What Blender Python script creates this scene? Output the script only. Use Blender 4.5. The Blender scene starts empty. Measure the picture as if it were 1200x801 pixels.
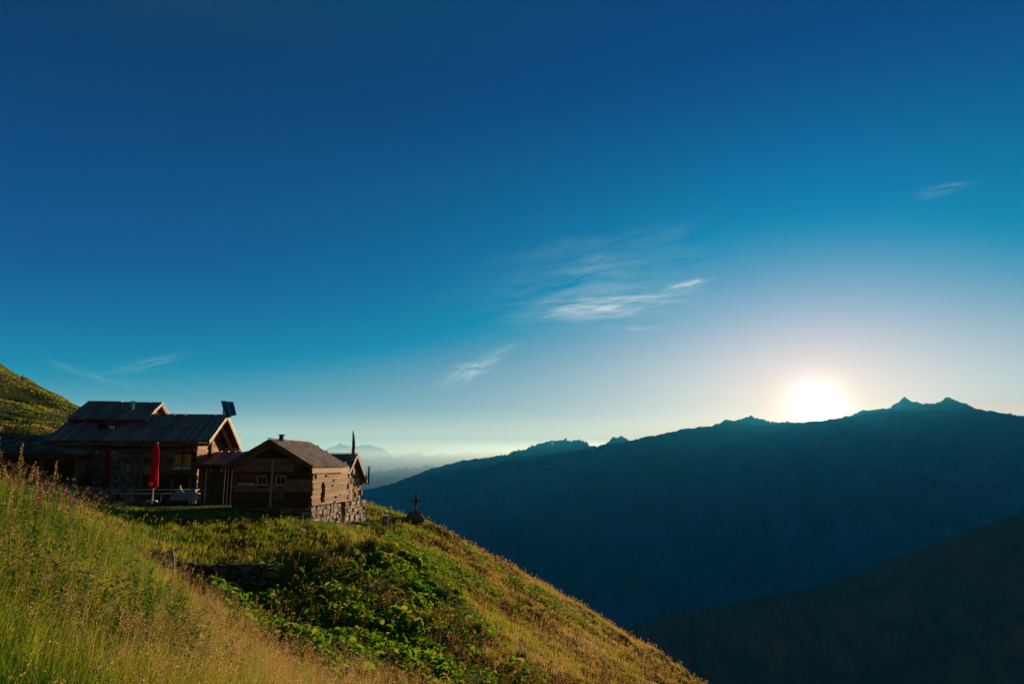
import bpy, bmesh, math, random
import numpy as np
from mathutils import Vector, Matrix

R = math.radians
SC = bpy.context.scene
COL = SC.collection

EXPO = 1.75
# ------------------------------------------------------------------ camera
TILT = math.atan(144.5 / 800.0)
cam_data = bpy.data.cameras.new("camera")
cam_data.sensor_width = 36.0
cam_data.lens = 24.0
cam_data.clip_start = 0.1
cam_data.clip_end = 200000.0
cam = bpy.data.objects.new("camera", cam_data)
cam.location = (0, 0, 0)
cam.rotation_euler = (R(90) + TILT, 0, 0)
COL.objects.link(cam)
SC.camera = cam

def D(px, py):
    """direction of a point of the view, y component 1"""
    cx, cy = (px - 600.0) / 800.0, (400.5 - py) / 800.0
    y = math.cos(TILT) - cy * math.sin(TILT)
    z = math.sin(TILT) + cy * math.cos(TILT)
    return cx / y, z / y

def P(px, py, Y):
    a, b = D(px, py)
    return Vector((a * Y, Y, b * Y))

# ------------------------------------------------------------------ sun, sky, exposure
SX, SZ = D(957, 481)
SUN = Vector((SX, 1.0, SZ)).normalized()
SUN_EL = math.asin(SUN.z)
SUN_AZ = math.atan2(SUN.x, SUN.y)
sl = bpy.data.lights.new("sun", "SUN")
sl.energy = 5.0
sl.angle = R(0.55)
sl.color = (1.0, 0.70, 0.41)
so = bpy.data.objects.new("sun", sl)
so.rotation_euler = (-SUN).to_track_quat('-Z', 'Y').to_euler()
so.location = (0, 0, 60)
COL.objects.link(so)

SC.view_settings.view_transform = 'Standard'
SC.view_settings.look = 'None'
SC.view_settings.exposure = EXPO
SC.view_settings.gamma = 1.0
SC.view_settings.use_curve_mapping = False
SC.render.engine = 'CYCLES'
SC.cycles.use_denoising = True
SC.cycles.max_bounces = 6
SC.cycles.transparent_max_bounces = 8
SC.cycles.volume_bounces = 1
SC.cycles.sample_clamp_indirect = 4.0

def lin(h):
    v = [int(h[i:i + 2], 16) / 255.0 for i in (0, 2, 4)]
    return tuple(x / 12.92 if x < 0.04045 else ((x + 0.055) / 1.055) ** 2.4 for x in v)

class NT:
    def __init__(s, tree):
        s.t = tree
    def n(s, kind, **kw):
        nd = s.t.nodes.new(kind)
        for k, v in kw.items():
            if k == 'inp':
                for a, b in v.items():
                    if isinstance(b, bpy.types.NodeSocket):
                        s.t.links.new(b, nd.inputs[a])
                    else:
                        nd.inputs[a].default_value = b
            else:
                setattr(nd, k, v)
        return nd
    def m(s, op, a, b=None, c=None, clamp=False):
        nd = s.t.nodes.new('ShaderNodeMath'); nd.operation = op; nd.use_clamp = clamp
        for i, v in enumerate((a, b, c)):
            if v is None: continue
            if isinstance(v, bpy.types.NodeSocket): s.t.links.new(v, nd.inputs[i])
            else: nd.inputs[i].default_value = v
        return nd.outputs[0]
    def vm(s, op, a, b=None):
        nd = s.t.nodes.new('ShaderNodeVectorMath'); nd.operation = op
        for i, v in enumerate((a, b)):
            if v is None: continue
            if isinstance(v, bpy.types.NodeSocket): s.t.links.new(v, nd.inputs[i])
            else: nd.inputs[i].default_value = v
        return nd.outputs['Value'] if op in ('DOT_PRODUCT', 'LENGTH') else nd.outputs[0]
    def mix(s, f, a, b, mode='MIX'):
        nd = s.t.nodes.new('ShaderNodeMix'); nd.data_type = 'RGBA'; nd.blend_type = mode
        for i, v in ((0, f), (6, a), (7, b)):
            if isinstance(v, bpy.types.NodeSocket): s.t.links.new(v, nd.inputs[i])
            elif i == 0: nd.inputs[0].default_value = v
            else: nd.inputs[i].default_value = (*v[:3], 1)
        return nd.outputs[2]
    def ramp(s, fac, stops, interp='LINEAR'):
        nd = s.t.nodes.new('ShaderNodeValToRGB'); cr = nd.color_ramp; cr.interpolation = interp
        while len(cr.elements) < len(stops): cr.elements.new(0.5)
        for e, (p, c) in zip(cr.elements, stops):
            e.position = p
            e.color = (*c[:3], 1) if hasattr(c, '__len__') else (c, c, c, 1)
        s.t.links.new(fac, nd.inputs[0])
        return nd.outputs[0]
    def noise(s, vec, scale, detail=4, rough=0.5, dist=0.0):
        nd = s.n('ShaderNodeTexNoise', inp={'Scale': scale, 'Detail': detail, 'Roughness': rough, 'Distortion': dist})
        if vec is not None: s.t.links.new(vec, nd.inputs['Vector'])
        return nd.outputs[0]

world = bpy.data.worlds.new("World")
SC.world = world
world.use_nodes = True
wt = NT(world.node_tree)
world.node_tree.nodes.clear()
sky = wt.n('ShaderNodeTexSky', sky_type='NISHITA', sun_disc=False, sun_elevation=SUN_EL, sun_rotation=SUN_AZ,
           altitude=2000.0, air_density=1.0, dust_density=0.6, ozone_density=3.0)
tc = wt.n('ShaderNodeTexCoord').outputs['Generated']
dirn = wt.vm('NORMALIZE', tc)
sep = wt.n('ShaderNodeSeparateXYZ', inp={0: dirn})
zc = wt.m('MAXIMUM', sep.outputs[2], 0.0)
cosang = wt.m('MINIMUM', wt.vm('DOT_PRODUCT', dirn, tuple(SUN)), 1.0)
ang = wt.m('ARCCOSINE', cosang)          # angle from the sun, radians
# clear evening air: gradient by height above the horizon, plus a wide glow round the sun
KZ = [0.0, 0.005, 0.0159, 0.0313, 0.0505, 0.0733, 0.0994, 0.1285, 0.1605, 0.1953, 0.2328, 0.2729, 0.3154, 0.3604, 0.4078, 0.4575, 0.5095, 0.5637, 0.62, 1.0]
SKY1 = [(3.105, 2.1112, 0.9698), (2.4882, 1.7249, 0.8452), (1.8701, 1.3377, 0.7203), (1.2505, 0.9497, 0.5951), (0.6332, 0.5629, 0.4702), (0.0615, 0.2172, 0.3611), (-0.0492, 0.1489, 0.3332), (-0.1349, 0.0946, 0.3063), (-0.2097, 0.0512, 0.2783), (-0.2707, 0.0225, 0.2506), (-0.2902, 0.0048, 0.2223), (-0.2724, -0.0014, 0.1964), (-0.2304, -0.0011, 0.1714), (-0.1817, 0.0004, 0.1475), (-0.1291, 0.0011, 0.1243), (-0.0753, -0.0018, 0.1006), (-0.0215, 0.001, 0.0835), (0.0316, 0.0141, 0.0778), (-0.02, 0.0303, 0.0765), (-0.1, 0.1278, 0.0684)]
SKY2 = [(3.3007, 2.276, 1.0779), (3.003, 2.073, 1.0123), (2.7047, 1.8695, 0.9465), (2.4054, 1.6655, 0.8805), (2.1067, 1.4618, 0.8146), (1.8162, 1.2657, 0.7515), (1.619, 1.1375, 0.7199), (1.4252, 1.0127, 0.6899), (1.2279, 0.8896, 0.6612), (1.0226, 0.7671, 0.6339), (0.8203, 0.6528, 0.6088), (0.6303, 0.548, 0.5852), (0.4483, 0.4541, 0.5626), (0.2666, 0.3677, 0.5393), (0.0851, 0.2867, 0.5152), (-0.0963, 0.2089, 0.49), (-0.278, 0.1337, 0.4653), (-0.4596, 0.0601, 0.4421), (-0.6411, -0.0129, 0.4196), (-1.727, -0.4497, 0.285)]
SKY3 = (0.1693, -0.1848, -0.2345)
def sramp(vals, lo, hi):
    st = [(p, tuple((c - lo) / (hi - lo) for c in v)) for p, v in zip(KZ, vals)]
    r = wt.n('ShaderNodeVectorMath', operation='MULTIPLY_ADD', inp={0: wt.ramp(zc, st, 'B_SPLINE'), 1: (hi - lo,) * 3, 2: (lo,) * 3})
    return r.outputs[0]
def expf(w, k):
    return wt.m('MULTIPLY', wt.m('EXPONENT', wt.m('MULTIPLY', ang, -1.0 / w)), k)
def addc(base, f, colr):
    c = wt.n('ShaderNodeVectorMath', operation='SCALE', inp={0: colr, 'Scale': f}).outputs[0]
    return wt.vm('ADD', base, c)
col = sramp(SKY1, -0.5, 5.0)
col = addc(col, expf(0.35, 1.0), sramp(SKY2, -2.5, 5.0))
col = addc(col, expf(0.08, 1.0), SKY3)
sp_ = wt.n('ShaderNodeSeparateXYZ', inp={0: col})
def smax(v):
    nd = wt.n('ShaderNodeMath', operation='SMOOTH_MAX', inp={0: v, 1: 0.0, 2: 0.06}); return nd.outputs[0]
col = wt.vm('MAXIMUM', wt.n('ShaderNodeCombineXYZ', inp={0: smax(sp_.outputs[0]), 1: sp_.outputs[1], 2: sp_.outputs[2]}).outputs[0], (0, 0, 0))
col = addc(col, expf(0.014, 6.0), (1.0, 0.97, 0.90))
disc = wt.m('MULTIPLY', wt.m('LESS_THAN', ang, R(0.4)), 20.0)
col = addc(col, disc, (1.0, 0.85, 0.6))
# cirrus wisps: streaky noise on a flat layer high up, gathered in a few places of the sky
zp = wt.m('ADD', wt.m('MAXIMUM', sep.outputs[2], 0.0), 0.02)
def wisp(col, px, py, w, h, ang_deg, seed, amt, scale=(1.5, 9.0)):
    a, b = D(px, py)
    c = Vector((a, 1, b)).normalized()
    rt = Vector((c.y, -c.x, 0)).normalized(); up = rt.cross(c)
    ca, sa = math.cos(R(ang_deg)), math.sin(R(ang_deg))
    e1 = rt * ca + up * sa; e2 = -rt * sa + up * ca
    u = wt.m('DIVIDE', wt.vm('DOT_PRODUCT', dirn, tuple(e1)), w / 800.0)
    v = wt.m('DIVIDE', wt.m('SUBTRACT', wt.vm('DOT_PRODUCT', dirn, tuple(e2)), 0.0), h / 800.0)
    front = wt.m('GREATER_THAN', wt.vm('DOT_PRODUCT', dirn, tuple(c)), 0.0)
    uv = wt.n('ShaderNodeCombineXYZ', inp={0: u, 1: v, 2: float(seed)}).outputs[0]
    wrp = wt.n('ShaderNodeTexNoise', inp={'Vector': uv, 'Scale': 1.2, 'Detail': 3.0})
    uvw = wt.vm('ADD', uv, wt.n('ShaderNodeVectorMath', operation='SCALE', inp={0: wrp.outputs[1], 'Scale': 0.9}).outputs[0])
    mp = wt.n('ShaderNodeMapping', inp={'Vector': uvw, 'Scale': (scale[0], scale[1] * h / w * 1.0, 1.0)}).outputs[0]
    n = wt.noise(mp, 1.0, 8, 0.62)
    uv2 = wt.vm('SUBTRACT', uvw, (0.45, 0.45, 0))
    r2 = wt.m('ADD', wt.m('POWER', wt.m('ABSOLUTE', wt.n('ShaderNodeSeparateXYZ', inp={0: uv2}).outputs[0]), 2.0),
              wt.m('POWER', wt.m('ABSOLUTE', wt.n('ShaderNodeSeparateXYZ', inp={0: uv2}).outputs[1]), 2.0))
    mask = wt.m('MULTIPLY', wt.m('EXPONENT', wt.m('MULTIPLY', r2, -1.6)), front)
    cl = wt.m('MULTIPLY', wt.m('SUBTRACT', n, 0.38), 3.2, clamp=True)
    return wt.mix(wt.m('MULTIPLY', wt.m('MULTIPLY', mask, cl), amt), col, (0.75, 0.78, 0.76))
col = wisp(col, 715, 358, 85, 17, 3, 3, 1.15, (1.6, 14.0))
col = wisp(col, 700, 325, 120, 48, 10, 8, 0.24, (1.1, 7.0))
col = wisp(col, 806, 333, 24, 5, 12, 11, 1.1)
col = wisp(col, 552, 434, 38, 11, 24, 17, 1.05, (1.8, 10.0))
col = wisp(col, 590, 410, 25, 4, 26, 19, 0.35)
col = wisp(col, 110, 440, 45, 4, -16, 23, 0.28)
col = wisp(col, 172, 426, 40, 7, 18, 29, 0.18)
col = wisp(col, 1108, 221, 26, 6, 4, 31, 0.16)
col = wisp(col, 740, 385, 45, 4, -2, 37, 0.4)
col = wisp(col, 350, 501, 90, 2.2, 0, 41, 0.6)
nish = wt.n('ShaderNodeVectorMath', operation='SCALE', inp={0: sky.outputs[0], 'Scale': 0.10}).outputs[0]
final = wt.mix(0.02, col, nish)
bg = wt.n('ShaderNodeBackground', inp={'Color': final, 'Strength': 1.0 / 2 ** EXPO})
wo = wt.n('ShaderNodeOutputWorld', inp={'Surface': bg.outputs[0]})

# ------------------------------------------------------------------ helpers: tagging, numpy meshes, noise
def tag(o, label=None, cat=None, group=None, kind=None):
    if label: o['label'] = label
    if cat: o['category'] = cat
    if group: o['group'] = group
    if kind: o['kind'] = kind
    return o

def np_mesh(name, V, F, mat=None, parent=None, smooth=False, matidx=None, attr=None):
    """V (n,3); F (m,k) with constant k"""
    me = bpy.data.meshes.new(name)
    V = np.asarray(V, dtype=np.float32); F = np.asarray(F, dtype=np.int32)
    me.vertices.add(len(V)); me.vertices.foreach_set('co', V.ravel())
    k = F.shape[1]
    me.loops.add(F.size); me.loops.foreach_set('vertex_index', F.ravel())
    me.polygons.add(len(F))
    me.polygons.foreach_set('loop_start', np.arange(0, F.size, k, dtype=np.int32))
    me.polygons.foreach_set('loop_total', np.full(len(F), k, dtype=np.int32))
    me.polygons.foreach_set('use_smooth', np.full(len(F), smooth, dtype=bool))
    if attr is not None:
        for an, av in attr.items():
            a = me.attributes.new(an, 'FLOAT', 'POINT'); a.data.foreach_set('value', np.asarray(av, dtype=np.float32))
    for m_ in (mat if isinstance(mat, (list, tuple)) else [mat]):
        if m_: me.materials.append(m_)
    if matidx is not None:
        me.polygons.foreach_set('material_index', np.asarray(matidx, dtype=np.int32))
    me.update(calc_edges=True)
    o = bpy.data.objects.new(name, me); COL.objects.link(o)
    if parent: o.parent = parent
    return o

_perm = np.random.RandomState(5).rand(256, 256).astype(np.float64)
def vnoise(x, y):
    x = np.asarray(x, float); y = np.asarray(y, float)
    xi = np.floor(x).astype(int); yi = np.floor(y).astype(int)
    fx = x - xi; fy = y - yi
    fx = fx * fx * (3 - 2 * fx); fy = fy * fy * (3 - 2 * fy)
    g = lambda a, b: _perm[a & 255, b & 255]
    return (g(xi, yi) * (1 - fx) * (1 - fy) + g(xi + 1, yi) * fx * (1 - fy) + g(xi, yi + 1) * (1 - fx) * fy + g(xi + 1, yi + 1) * fx * fy) * 2 - 1
def fbm(x, y, o=4, gain=0.5):
    s = 0; a = 1.0
    for i in range(o):
        s = s + a * vnoise(x + 17.3 * i, y - 9.1 * i); x = x * 2.03; y = y * 2.03; a *= gain
    return s
def grid_faces(nu, nv):
    i = np.arange(nu - 1)[:, None] * nv + np.arange(nv - 1)[None, :]
    i = i.ravel()
    return np.stack([i, i + nv, i + nv + 1, i + 1], 1)

MATS = {}
def material(name, build):
    if name in MATS: return MATS[name]
    m_ = bpy.data.materials.new(name); m_.use_nodes = True
    m_.node_tree.nodes.clear()
    t = NT(m_.node_tree)
    sh = build(t)
    out = t.n('ShaderNodeOutputMaterial')
    m_.node_tree.links.new(sh, out.inputs['Surface'])
    MATS[name] = m_
    return m_
def bsdf(t, colr, rough=0.8, bump=None, spec=0.3, metal=0.0, **kw):
    nd = t.n('ShaderNodeBsdfPrincipled')
    def s(k, v):
        if isinstance(v, bpy.types.NodeSocket): t.t.links.new(v, nd.inputs[k])
        elif k == 'Base Color': nd.inputs[k].default_value = (*v[:3], 1)
        else: nd.inputs[k].default_value = v
    s('Base Color', colr); s('Roughness', rough); s('Specular IOR Level', spec); s('Metallic', metal)
    for k, v in kw.items(): s(k.replace('_', ' '), v)
    if bump is not None: t.t.links.new(bump, nd.inputs['Normal'])
    return nd.outputs[0]
def bumpn(t, h, strength=0.5, dist=0.02):
    return t.n('ShaderNodeBump', inp={'Height': h, 'Strength': strength, 'Distance': dist}).outputs[0]

# ------------------------------------------------------------------ far mountains
def profile(pts, az):
    a = np.array([math.atan(D(px, py)[0]) for px, py in pts]); e = np.array([D(px, py)[1] * math.cos(math.atan(D(px, py)[0])) for px, py in pts])
    return np.interp(az, a, e)      # tan of elevation along az

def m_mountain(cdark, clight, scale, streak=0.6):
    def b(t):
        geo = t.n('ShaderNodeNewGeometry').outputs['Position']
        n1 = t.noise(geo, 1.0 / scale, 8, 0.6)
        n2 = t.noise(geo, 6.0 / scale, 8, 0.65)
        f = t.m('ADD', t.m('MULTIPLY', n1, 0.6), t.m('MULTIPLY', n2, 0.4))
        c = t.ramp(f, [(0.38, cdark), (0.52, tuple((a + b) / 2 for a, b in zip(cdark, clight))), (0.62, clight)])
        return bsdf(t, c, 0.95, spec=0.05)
    return b

def ridge_mesh(name, pts, Rd, base_near, base_z, az0, az1, nu, nv, amp, mat, seed, back=1.5, wob=300):
    az = np.linspace(az0, az1, nu)
    te = profile(pts, az)
    n = fbm(az * 170 + seed, az * 0 + seed, 6, 0.62)
    te = te + n * amp / Rd
    dist = Rd + wob * vnoise(az * 9 + seed, az * 0)
    v = np.linspace(0, 1, nv)
    nf = int(nv * 0.75)
    A, T = np.meshgrid(az, v, indexing='ij')
    crest = (te * dist)[:, None]
    dd = dist[:, None]
    tf = np.clip(T / 0.75, 0, 1)
    r = np.where(T < 0.75, base_near + (dd - base_near) * tf, dd + (T - 0.75) / 0.25 * dd * (back - 1))
    prof = tf ** 1.25
    z = np.where(T < 0.75, base_z + (crest - base_z) * prof, crest + (base_z - crest) * ((T - 0.75) / 0.25) ** 0.8)
    X = r * np.sin(A); Y = r * np.cos(A)
    fade = np.sin(np.clip(tf, 0, 1) * math.pi) ** 0.6 * (T < 0.75)
    gul = 1 - np.abs(fbm(X / (Rd * .09) + seed, Y / (Rd * .2) + seed, 5, 0.55))
    gul2 = 1 - np.abs(fbm(X / (Rd * .022) + seed, Y / (Rd * .05) + seed, 5, 0.6))
    z = z + fade * ((gul - 0.7) * Rd * 0.055 + (gul2 - .6) * Rd * .010)
    V = np.stack([X, Y, z], -1).reshape(-1, 3)
    o = np_mesh(name, V, grid_faces(nu, nv), mat, smooth=True)
    return tag(o, kind='structure')

main_pts = [(-300, 640), (300, 600), (425, 573), (455, 565), (500, 550), (540, 540), (575, 534), (605, 532), (640, 531), (695, 525), (705, 521), (745, 514), (800, 503), (850, 496),
            (900, 497), (957, 493), (1000, 488), (1020, 484), (1050, 481), (1100, 479), (1150, 481), (1200, 487), (1400, 500), (2000, 520)]
ridge_mesh('valley_mountain', main_pts, 8000.0, 3200.0, -1000.0, R(-35), R(62), 1600, 200, 6, material('hazed_forest', m_mountain((0.008, 0.030, 0.065), (0.035, 0.095, 0.21), 900)), 3)  # forest colour pushed blue, the tint of distant haze painted in
back_pts = [(540, 560), (596, 534), (612, 527), (625, 521), (640, 515), (652, 514), (680, 517), (697, 520), (703, 525), (715, 514), (728, 509), (738, 514), (760, 514), (800, 506), (828, 498), (838, 493),
            (850, 489), (862, 492), (880, 488), (896, 493), (957, 497), (1000, 487), (1012, 481), (1040, 479), (1052, 473), (1060, 464), (1070, 470), (1082, 473), (1096, 472), (1112, 465), (1124, 469),
            (1140, 476), (1160, 481), (1200, 490), (1500, 520)]
ridge_mesh('rear_mountain', back_pts, 13000.0, 8600.0, -300.0, R(-6), R(55), 1600, 80, 12, material('alpine_slope', m_mountain((0.05, 0.055, 0.035), (0.13, 0.12, 0.08), 1500)), 11)
far_pts = [(-600, 530), (200, 536), (330, 534), (360, 530), (380, 530), (398, 522), (406, 525), (420, 522), (432, 519), (444, 523), (455, 528), (465, 533), (478, 531), (490, 529), (500, 533), (510, 530), (520, 527),
           (530, 530), (545, 526), (556, 529), (570, 527), (590, 531), (640, 530), (900, 530)]
ridge_mesh('distant_range', far_pts, 33000.0, 25000.0, -1000.0, R(-55), R(15), 1100, 60, 45, material('far_rock', m_mountain((0.06, 0.07, 0.06), (0.12, 0.12, 0.10), 5000)), 23, wob=1200)
mid_pts = [(-600, 560), (300, 553), (400, 550), (440, 548), (480, 550), (520, 546), (560, 545), (640, 545), (900, 545)]
ridge_mesh('distant_foothills', mid_pts, 22000.0, 17000.0, -1000.0, R(-55), R(15), 500, 40, 50, material('far_forest', m_mountain((0.03, 0.045, 0.03), (0.07, 0.09, 0.05), 3000)), 37, wob=1500)
spur_pts = [(560, 790), (700, 742), (740, 730), (775, 720), (850, 706), (950, 688), (1000, 672), (1050, 652), (1100, 632), (1150, 613), (1200, 594), (1400, 520), (2000, 420)]
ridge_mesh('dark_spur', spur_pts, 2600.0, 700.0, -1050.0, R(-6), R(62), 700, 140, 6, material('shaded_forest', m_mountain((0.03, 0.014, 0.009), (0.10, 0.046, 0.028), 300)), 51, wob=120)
s = 70000.0
fl = np_mesh('valley_floor', [(-s, -s / 8, -1001), (s, -s / 8, -1001), (s, s, -1001), (-s, s, -1001)], [[0, 1, 2, 3]], material('valley_ground', m_mountain((0.03, 0.04, 0.025), (0.09, 0.10, 0.06), 2500)))
tag(fl, kind='structure')

# ------------------------------------------------------------------ the hillside
CP = []
def cp(g, *pts):
    for px, py, Y in pts:
        v = P(px, py, Y); CP.append((v.x, v.y, v.z - g))
cp(0.38, (0, 810, 3.2), (200, 810, 4.2), (400, 812, 6.2), (520, 825, 8), (0, 700, 4.8), (100, 700, 6), (200, 728, 7.5), (300, 795, 8.0),
   (0, 620, 7), (60, 620, 8), (120, 640, 9.5), (180, 680, 10.5))
cp(0.38, (0, 556, 10.5), (60, 582, 11.5), (120, 604, 12.5), (170, 642, 13.2), (225, 698, 12.6), (300, 764, 10.6), (400, 832, 8.3))
cp(0.1, (0, 580, 17), (60, 600, 18), (120, 622, 19), (170, 652, 18.5), (235, 708, 17.5), (310, 765, 15))
cp(0.1, (0, 565, 26), (100, 592, 30), (200, 603, 32), (200, 622, 26.5), (130, 608, 27))
cp(0.05, (60, 584, 38), (150, 588, 38), (240, 594, 36), (300, 598, 34.5), (365, 613, 34.5), (425, 606, 44), (452, 612, 46))
cp(0.05, (0, 548, 50), (150, 566, 50), (300, 584, 48))
cp(0.1, (300, 628, 28.5), (400, 628, 30), (450, 640, 33), (500, 640, 42), (520, 632, 48))
cp(0.15, (240, 672, 21.5), (300, 674, 22.5), (365, 672, 24), (430, 655, 28), (300, 720, 16.6), (350, 762, 15.2), (450, 720, 23), (450, 801, 16),
   (550, 801, 20), (550, 720, 28), (500, 670, 33))
cp(0.12, (600, 720, 36), (600, 680, 46), (650, 760, 32), (700, 801, 28), (730, 765, 44), (780, 801, 40))
RIM = [(487, 609, 52), (530, 628, 53), (560, 648, 55), (600, 669, 56), (660, 702, 57), (720, 739, 57), (770, 767, 56), (825, 801, 55), (880, 835, 54), (1000, 900, 52),
       (0, 472, 150), (45, 475, 145), (88, 484, 135), (140, 502, 115), (250, 552, 85), (330, 575, 70), (425, 597, 57)]
cp(0.12, *RIM)
cp(0, *[(px, py + 70, Y * 1.35) for px, py, Y in RIM])
cp(0, *[(px, py + 190, Y * 1.9) for px, py, Y in RIM[::3]])
cp(0.1, (0, 470, 100), (50, 484, 95), (0, 500, 68), (50, 503, 66), (85, 495, 85), (110, 522, 62), (-200, 400, 150), (-200, 430, 60), (-200, 500, 25), (-250, 540, 10))
CP += [(0, 0, -1.9), (-15, -15, 9), (10, -15, -4), (1.5, -5, -1.5), (10, 0, -7), (10, 20, -10.5), (4, 8, -5.2), (30, 0, -18), (30, 30, -24), (-60, 0, 34)]
CP = np.array(CP)
def tps_kernel(r2):
    return 0.5 * r2 * np.log(r2 + 1e-9)
def tps_fit(pts, lam):
    n = len(pts); xy = pts[:, :2] / 30.0
    r2 = ((xy[:, None] - xy[None]) ** 2).sum(-1)
    A = np.zeros((n + 3, n + 3)); A[:n, :n] = tps_kernel(r2) + lam * np.eye(n)
    A[:n, n] = 1; A[:n, n + 1:] = xy; A[n, :n] = 1; A[n + 1:, :n] = xy.T
    return xy, np.linalg.solve(A, np.concatenate([pts[:, 2], [0, 0, 0]]))
TXY, TW = tps_fit(CP, 0.0004)
def tps(x, y):
    x = np.asarray(x, float) / 30.0; y = np.asarray(y, float) / 30.0
    s_ = TW[len(TXY)] + TW[len(TXY) + 1] * x + TW[len(TXY) + 2] * y
    for (a, b), w in zip(TXY, TW):
        s_ = s_ + w * tps_kernel((x - a) ** 2 + (y - b) ** 2)
    return s_
# old terrace edge: a step that runs across the slope below the yard
SCARP = [P(120, 640, 19.5), P(165, 640, 20.3), P(200, 640, 21.0), P(250, 640, 21.6), P(300, 640, 22.3), P(350, 640, 23.2), P(400, 638, 25.2), P(445, 632, 29.5)]
SCARP = np.array([(v.x, v.y) for v in SCARP]); SC_AMP = np.array([0.0, 0.35, 0.6, 0.65, 0.65, 0.6, 0.5, 0.0])
def scarp(x, y):
    x = np.asarray(x, float); y = np.asarray(y, float)
    best = np.full(np.broadcast(x, y).shape, 1e9); sd = np.zeros_like(best); am = np.zeros_like(best)
    for i in range(len(SCARP) - 1):
        a, b = SCARP[i], SCARP[i + 1]; d = b - a; L2 = (d ** 2).sum()
        t = np.clip(((x - a[0]) * d[0] + (y - a[1]) * d[1]) / L2, 0, 1)
        qx, qy = a[0] + t * d[0], a[1] + t * d[1]
        ds = np.hypot(x - qx, y - qy); side = np.sign(d[0] * (y - a[1]) - d[1] * (x - a[0]))
        m = ds < best
        best = np.where(m, ds, best); sd = np.where(m, side * ds, sd); am = np.where(m, SC_AMP[i] * (1 - t) + SC_AMP[i + 1] * t, am)
    return am * np.tanh(sd / 0.22) * 0.5 * np.exp(-np.abs(sd) / 4.0)
def H(x, y):
    x = np.asarray(x, float); y = np.asarray(y, float)
    d = np.hypot(x, y)
    far = np.clip((d - 12) / 40, 0, 1)
    far2 = np.clip((d - 55) / 60, 0, 1)
    yard = np.exp(-(((x + 17) / 9) ** 4 + ((y - 38) / 7) ** 4))
    n = 0.10 * fbm(x / 1.7, y / 1.7, 3) * (0.5 + far) + 0.38 * far * fbm(x / 7.0 + 3, y / 7.0, 3) + 0.95 * far2 * fbm(x / 24.0 + 9, y / 24.0, 3)
    return tps(x, y) + scarp(x, y) + n * (1 - 0.85 * yard)
def Hz(x, y):
    return float(H(np.array([x]), np.array([y]))[0])

def m_ground(t):
    geo = t.n('ShaderNodeNewGeometry').outputs['Position']
    n1 = t.noise(geo, 0.12, 5, 0.6); n2 = t.noise(geo, 1.3, 6, 0.65); n3 = t.noise(geo, 14.0, 5, 0.7)
    sepg = t.n('ShaderNodeSeparateXYZ', inp={0: geo})
    dry = t.m('ADD', t.m('MULTIPLY', t.m('ADD', sepg.outputs[0], 4.0), 0.035), n1)       # drier towards the exposed edge
    cg = t.ramp(n2, [(0.3, (0.018, 0.028, 0.008)), (0.5, (0.045, 0.062, 0.014)), (0.7, (0.085, 0.095, 0.022))])
    cd = t.ramp(n2, [(0.3, (0.035, 0.026, 0.012)), (0.5, (0.085, 0.062, 0.026)), (0.7, (0.15, 0.11, 0.045))])
    c = t.mix(t.ramp(dry, [(0.45, 0.0), (0.75, 0.8)]), cg, cd)
    c = t.mix(t.ramp(n3, [(0.3, 0.6), (0.6, 0.0)]), c, (0.012, 0.012, 0.006))
    return bsdf(t, c, 1.0, bumpn(t, t.m('ADD', n2, t.m('MULTIPLY', n3, 0.4)), 1.0, 0.35), spec=0.05)
def build_hill():
    n = 640; k = 5.0
    u = np.linspace(-1, 1, n)
    xs = -8 + np.sinh(k * u) / math.sinh(k) * 300
    v = np.linspace(-0.75, 1, n)
    ys = 14 + np.sinh(k * v) / math.sinh(k) * 290
    X, Y = np.meshgrid(xs, ys, indexing='ij')
    Z = H(X, Y)
    o = np_mesh('hillside', np.stack([X, Y, Z], -1).reshape(-1, 3), grid_faces(n, n), material('meadow_ground', m_ground), smooth=True)
    tag(o, kind='structure')
build_hill()

# ------------------------------------------------------------------ haze
def build_air(name, box, colr, dens, anis):
    x0, x1, y0, y1, z0, z1 = box
    V = [(x0, y0, z0), (x1, y0, z0), (x1, y1, z0), (x0, y1, z0), (x0, y0, z1), (x1, y0, z1), (x1, y1, z1), (x0, y1, z1)]
    F = [(0, 3, 2, 1), (4, 5, 6, 7), (0, 1, 5, 4), (1, 2, 6, 5), (2, 3, 7, 6), (3, 0, 4, 7)]
    o = np_mesh(name, V, F)
    m_ = bpy.data.materials.new(name + '_air'); m_.use_nodes = True; m_.node_tree.nodes.clear()
    t = NT(m_.node_tree)
    pv = t.n('ShaderNodeVolumePrincipled', inp={'Color': (*colr, 1), 'Density': dens, 'Anisotropy': anis})
    out = t.n('ShaderNodeOutputMaterial'); m_.node_tree.links.new(pv.outputs[0], out.inputs['Volume'])
    o.data.materials.append(m_)
    tag(o, kind='stuff')
build_air('haze', (-62000, 62000, -3000, 60000, -1003, 1150), (0.045, 0.58, 1.0), 4.1e-5, 0.0)
# pale mist lying over the far plain
build_air('distant_mist', (-58000, 2500, 14000, 58000, -998, 520), (1.0, 0.93, 0.74), 6e-5, 0.6)

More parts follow.
